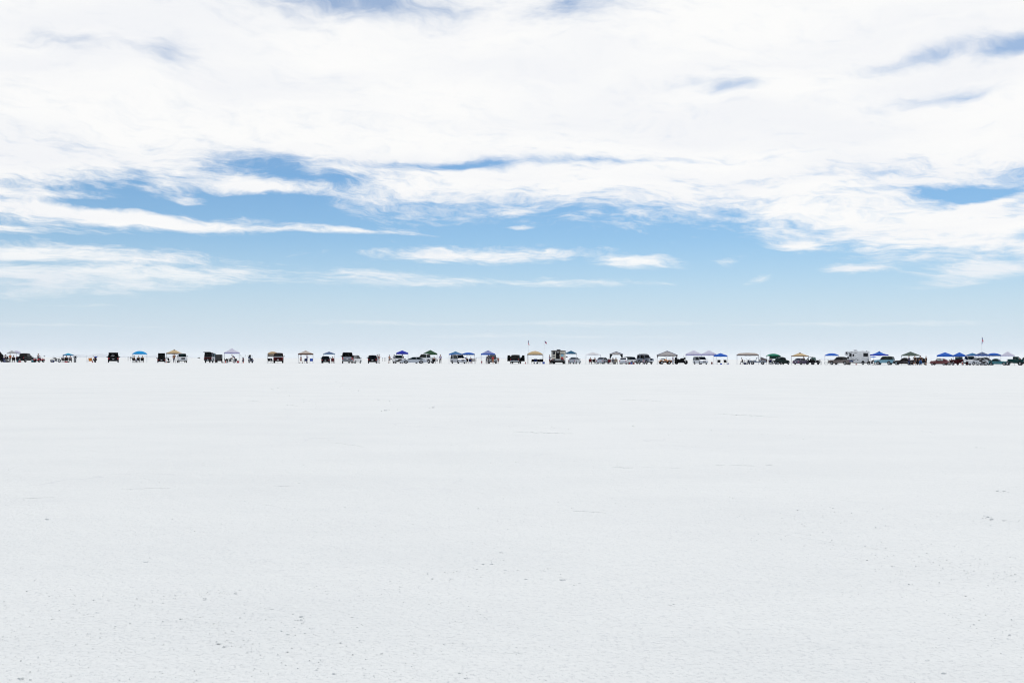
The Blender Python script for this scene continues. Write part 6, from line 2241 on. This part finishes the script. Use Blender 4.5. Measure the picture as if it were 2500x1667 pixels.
# --- large beige canopy with quad, rider, motorcycle
CA(1603.8, 1654, 856.2, 866.2, 868.7, 'large beige canopy with dark trim and arched corner braces', 'greybeige', 'greybrown', 'straight', d=202, braces=True, cap='navygrey', ribs='navygrey', depth=3.6)
quad_bike(1623.5, 12, 'orange quad bike with black tyres under the large beige canopy', 'orange', d=199, s=1.28)
PE(1643, 20, 'stand', 'person in a pale shirt and jeans between the orange quad bike and black motorcycle', 'lilac', 'jeans', h=1.68, hat='khaki', d=199)
bag(1638.5, 'navy bag beside the person in jeans under the large beige canopy', 'navy', L=.45, H=.55, d=200, z=.3)
motorcycle(1662.5, 0, 'big black touring motorcycle with a tall seat back right of the large beige canopy', 'black', d=198.5, s=1.22, screen=True, bags=True, box=True, heavy=True)

# --- two lilac canopies
CA(1674, 1713.5, 854, 863.8, 867.3, 'left of two joined pale lilac canopies behind a white station wagon', 'white', 'lilac', 'straight', d=203)
CA(1712.5, 1749, 854, 863.8, 867, 'right of two joined pale lilac canopies next to the small blue one', 'white', 'lilac', 'straight', d=204)
V('van', 1710, -66, 'low white station wagon facing the camera under the pale lilac canopies', 'palesilver', w=34, top=873.2, d=199)
bag(1738, 'dark maroon bundle on the salt under the right lilac canopy', 'darkred', L=.32, H=.55, W_=.3, d=198)

# --- small blue canopy
CA(1742.3, 1776, 861, 866.8, 870, 'small mid blue canopy over two black chairs and a blue cooler', 'blue', None, 'peak', d=202)
CH(1755, 95, 'black camp chair on the left under the small mid blue canopy', 'black', d=199.5)
CH(1771.5, 70, 'black camp chair on the right under the small mid blue canopy', 'black', d=199.5)
cooler(1760.5, 0, 'navy cooler between the two chairs under the small mid blue canopy', 'coolblue', L=.40, H=.28, d=198)
bag(1778, 'pale grey bundle at the right leg of the small mid blue canopy', 'lilac', L=.35, H=.3, d=198)

# --- wide flat beige shelter and the open silver car
CA(1798.5, 1852.5, 861, 865.5, 868, 'wide flat-topped beige shelter over a seated person and an open silver car', 'beige', 'greybrown', 'flat', d=203, depth=3.0)
CH(1814, 175, 'dark camp chair under the left half of the wide beige shelter', 'darkgrey')
PE(1814, 175, 'sitlean', 'person in dark clothes seated sideways under the wide beige shelter', 'darkgrey', 'grey')
bag(1819, 'navy heap of bags under the wide beige shelter', 'navy', L=.7, H=.40, d=198.5)
folding_table(1821, 0, 'small table with a grey box under the wide beige shelter', d=202, L=.45, H=.7)
motorcycle(1827.5, 105, 'small dark motorcycle seen end on before the open silver car', 'navy', d=201, s=.9)
open_jeep(1850, 177, 'open silver off-road car with a roll cage and canvas cover facing left', 'bluegrey', 42, 871, d=198, cover=fabric('greybrown'))
flag_pole(1857, 857, 'thin whip antenna pole behind the open silver car', [], d=202)

# --- green canopy and dark green old car
CA(1870.5, 1906, 862.8, 868, 869, 'emerald green canopy with a dark hanging side wall', 'green', None, 'arch', d=204, wall=[('frontright', 'darkwall', 1.1)])
PE(1878, 90, 'stand', 'child in black standing at the left side of the emerald green canopy', 'black', 'black', h=1.1)
CH(1883, 60, 'navy camp chair under the emerald green canopy', 'navy')
PE(1883, 60, 'sit', 'person in blue seated under the emerald green canopy', 'blue', 'navy')
motorcycle(1891.5, 178, 'black motorcycle partly hidden by the dark green old car', 'black', d=197.5, s=.85)
vintage('sedan40', 1909, 52, 'dark green rounded old car seen from the rear with a chrome bumper', 'green', 30, 870.5, d=199)

# --- sand canopy, plum convertible, black jeep
CA(1931.5, 1974.5, 860.2, 868.3, 870, 'sand coloured canopy with a dark brown valance behind the plum sports car', 'sand', 'brown', 'peak', d=203, cap='brown')
V('sedan', 1955.5, 58, 'plum grey sports car seen from the rear with red tail lights', 'plum', w=36, top=873.8, d=198.5)
PE(1962.3, -90, 'stand', 'person standing behind the plum sports car', 'darkred', 'black', d=203, h=1.6)
open_jeep(1984, -52, 'black open off-road car with roll bars facing the camera', 'black', 29, 870.5, d=199.5)
bicycle(2001, 62, 'dark bicycle right of the black open off-road car', 'darkbrown', s=1.05)
bicycle(2023.5, 15, 'dark bicycle under the left side of the rounded blue canopy beside the brown pickup', 'darkbrown', s=1.0, d=199)

# --- rounded blue canopy, brown pickup, motorhome
CA(2013.3, 2048, 862.2, 867.3, 868.8, 'rounded cobalt blue canopy left of the white motorhome', 'blue', None, 'arch', d=203)
CH(2029, 90, 'dark green camp chair between the bicycle and the brown pickup', 'green', d=200)
V('crewpickup', 2052.5, 146, 'grey brown pickup seen from the rear corner before the white motorhome', 'greybrown', w=38, top=871.6, d=197, over=dict(gate=paint('navy'), roof=paint('darkbrown')))
motorhome(2092.5, 180, 63.5, 857.5, 'long white motorhome with an over-cab bunk and grey swoosh stripes', d=203)
bag(2090.5, 'small red bag on the salt beneath the white motorhome', 'red', L=.4, H=.22, d=198.5)
parasol(2132, 870, 17, 'blue parasol right of the white motorhome', 'blue', d=201)
motorcycle(2129, 10, 'dark motorcycle under the blue parasol right of the motorhome', 'black', d=200, s=.9, bags=True)
CA(2124, 2169, 858, 866, 868.8, 'deep blue star-peaked canopy behind the light blue four-by-four', 'blue', 'darkblue', 'star', d=205, cap='blue')
V('oldsuv', 2159.5, 165, 'light blue four-by-four with a black top facing left', 'lightblue', w=51, top=870.2, d=198, over=dict(grille=DARK, bumper=DARK, rearglass=TINT), roof='green')

# --- brown fifties car, grey green canopy and the group of people
CA(2200.3, 2246, 859.2, 868.3, 870, 'grey green peaked canopy above a standing group of people', 'greygreen', None, 'straight', d=205)
V('fifties', 2206, 166, 'dark brown finned car with whitewall style rims facing left', 'darkbrown', w=42, top=874, d=200, fins=True, over=dict(rim=CHROME))
PE(2219, 20, 'hold', 'person in navy with a peaked cap, leftmost of the standing group', 'navy', 'navy', h=1.82, d=197, hat='khaki', sleeves='long')
PE(2233.5, 80, 'hips', 'person in a black top and shorts, second from the left in the standing group', 'black', 'darkgrey', h=1.86, d=197.5, shorts=True, hat='khaki')
vintage('sedan40', 2243, 128, 'black rounded old car behind the standing group of people', 'black', 31, 873.5, d=203)
PE(2247.5, 100, 'stand', 'person in a black shirt and blue jeans, third from the left in the standing group', 'black', 'jeans', h=1.86, d=196.5)
PE(2261, 150, 'stand', 'person in black with bare shins, rightmost of the standing group', 'black', 'black', h=1.75, d=196.5, shorts=True)
flag_pole(2273, 856.5, 'bare pole standing between the group of people and the maroon coupe', [], d=206)
for i, (x, w_) in enumerate(((2266, 10), (2276, 8))):
    pass

# --- maroon coupe and the crowded right end
CA(2287, 2327.5, 861, 868.5, 872, 'leftmost of the cobalt blue canopies at the right end, above the maroon coupe', 'blue', 'blue', 'straight', d=205)
vintage('coupe40', 2293.5, 160, 'maroon rounded coupe from the forties facing left', 'maroon', 47, 875.3, d=197.5)
PE(2314.5, 20, 'crouch', 'person in khaki crouching behind the maroon coupe', 'khaki', 'grey', d=197)
motorcycle(2319, 160, 'dark motorcycle between the maroon coupe and the dark red hot rod', 'plum', d=197, s=.8)
PE(2322.5, 90, 'sit', 'person in black seated left of the dark red hot rod', 'black', 'black')
CH(2322.5, 90, 'black camp chair left of the dark red hot rod', 'black')
CA(2326.8, 2358, 861, 868.5, 872, 'cobalt blue canopy above the dark red hot rod, second at the right end', 'blue', 'blue', 'straight', d=205)
vintage('rodtruck', 2343, -42, 'dark red hot rod truck with whitewall tyres under the cobalt canopies', 'darkred', 34, 872, d=198, wallw=True, name='hot_rod')
V('pickup', 2367, -60, 'white pickup with an orange nose between the hot rod and the white sedan', 'white', w=27, top=870.5, d=202, rack=True, over=dict(gate=paint('orange')))
CA(2358.5, 2390, 862.8, 868.3, 870.5, 'lower sky blue canopy, third at the right end', 'steel', 'blue', 'straight', d=207)
V('sedan', 2386, -150, 'white old sedan behind the black motorcycle at the right end', 'palesilver', w=36, top=873.5, d=200)
motorcycle(2397, 175, 'black motorcycle standing closest to the camera at the right end', 'black', d=193, s=.98, bars=.12)
V('smallpickup', 2405, -38, 'dark green pickup behind the black motorcycle at the right end', 'green', w=38, top=873.7, d=203)
CA(2380.5, 2416, 860.4, 867.7, 870.6, 'violet-blue canopy below the flagpole, fourth at the right end', 'navygrey', 'blue', 'straight', d=206)
CA(2408.5, 2444, 863.2, 868, 870.8, 'rounded cobalt canopy, last of the blue ones at the right end', 'blue', 'navy', 'arch', d=206)
flag_pole(2394.5, 824, 'tall flagpole with a red and a white flag above the right end', [
    ('flag', [(2.5, 824.5), (4.2, 824.5), (5.0, 829), (7.2, 835.5), (4.6, 835.8), (3.2, 830)], ensign('flag_two_band', 'bands')),
    ('flag', [(2.6, 831), (4.4, 835), (4.8, 838), (3.4, 842), (1.8, 840), (2.8, 836)], cloth('lilac'))], d=204, lean=.04)
CA(2443, 2477, 859, 868.8, 870.8, 'pale lilac canopy near the right edge of the picture', 'white', 'lilac', 'peak', d=206)
V('fifties', 2436, -10, 'turquoise old car with a rounded fender near the right end', 'teal', w=41, top=876.5, d=201)
vintage('rodtruck', 2477.5, 168, 'teal old truck with an upright cab near the right edge', 'tealdark', 50, 871.8, d=199, name='old_truck')
PE(2489.5, -90, 'lean', 'person in navy leaning over the bed of the teal old truck', 'navy', 'navy', d=201)
vintage('sedan40', 2505, 175, 'dark teal old car cut off by the right edge of the picture', 'tealdark', 52, 872, d=203)

# --- tiny things far out on the flat
for px, lab in ((320, 'left of the bright blue arched canopy'), (485.5, 'left of the silver pickup')):
    V('suv', px, 180, 'tiny far vehicle shimmering on the horizon %s' % lab, 'black', d=1900, group='far vehicles on the horizon')


def marker_stake(px, d, label):
    t = thing('marker_stake', label, 'stake', 'marker stakes on the far flat')
    obj('post', MB().tube([(0, 0, 0), (0, 0, 1.1)], .05, 5), pm('stake_wood', (.10, .09, .09), .9), t)
    obj('top_marker', MB().box((0, 0, 1.15), (.14, .14, .30), .03), pm('stake_wood', (.10, .09, .09), .9), t)
    return place(t, px, 0, d)


for px in (934.5, 939.5, 942.3):
    marker_stake(px, 330, 'thin dark stake on the far flat between the black hatchback and the shirtless person')
for px in (313, 318.5):
    marker_stake(px, 300, 'thin dark stake on the far flat left of the bright blue arched canopy')
marker_stake(1162.5, 320, 'thin dark stake on the far flat right of the two joined blue canopies')
marker_stake(1831, 320, 'thin dark stake on the far flat behind the open silver car')
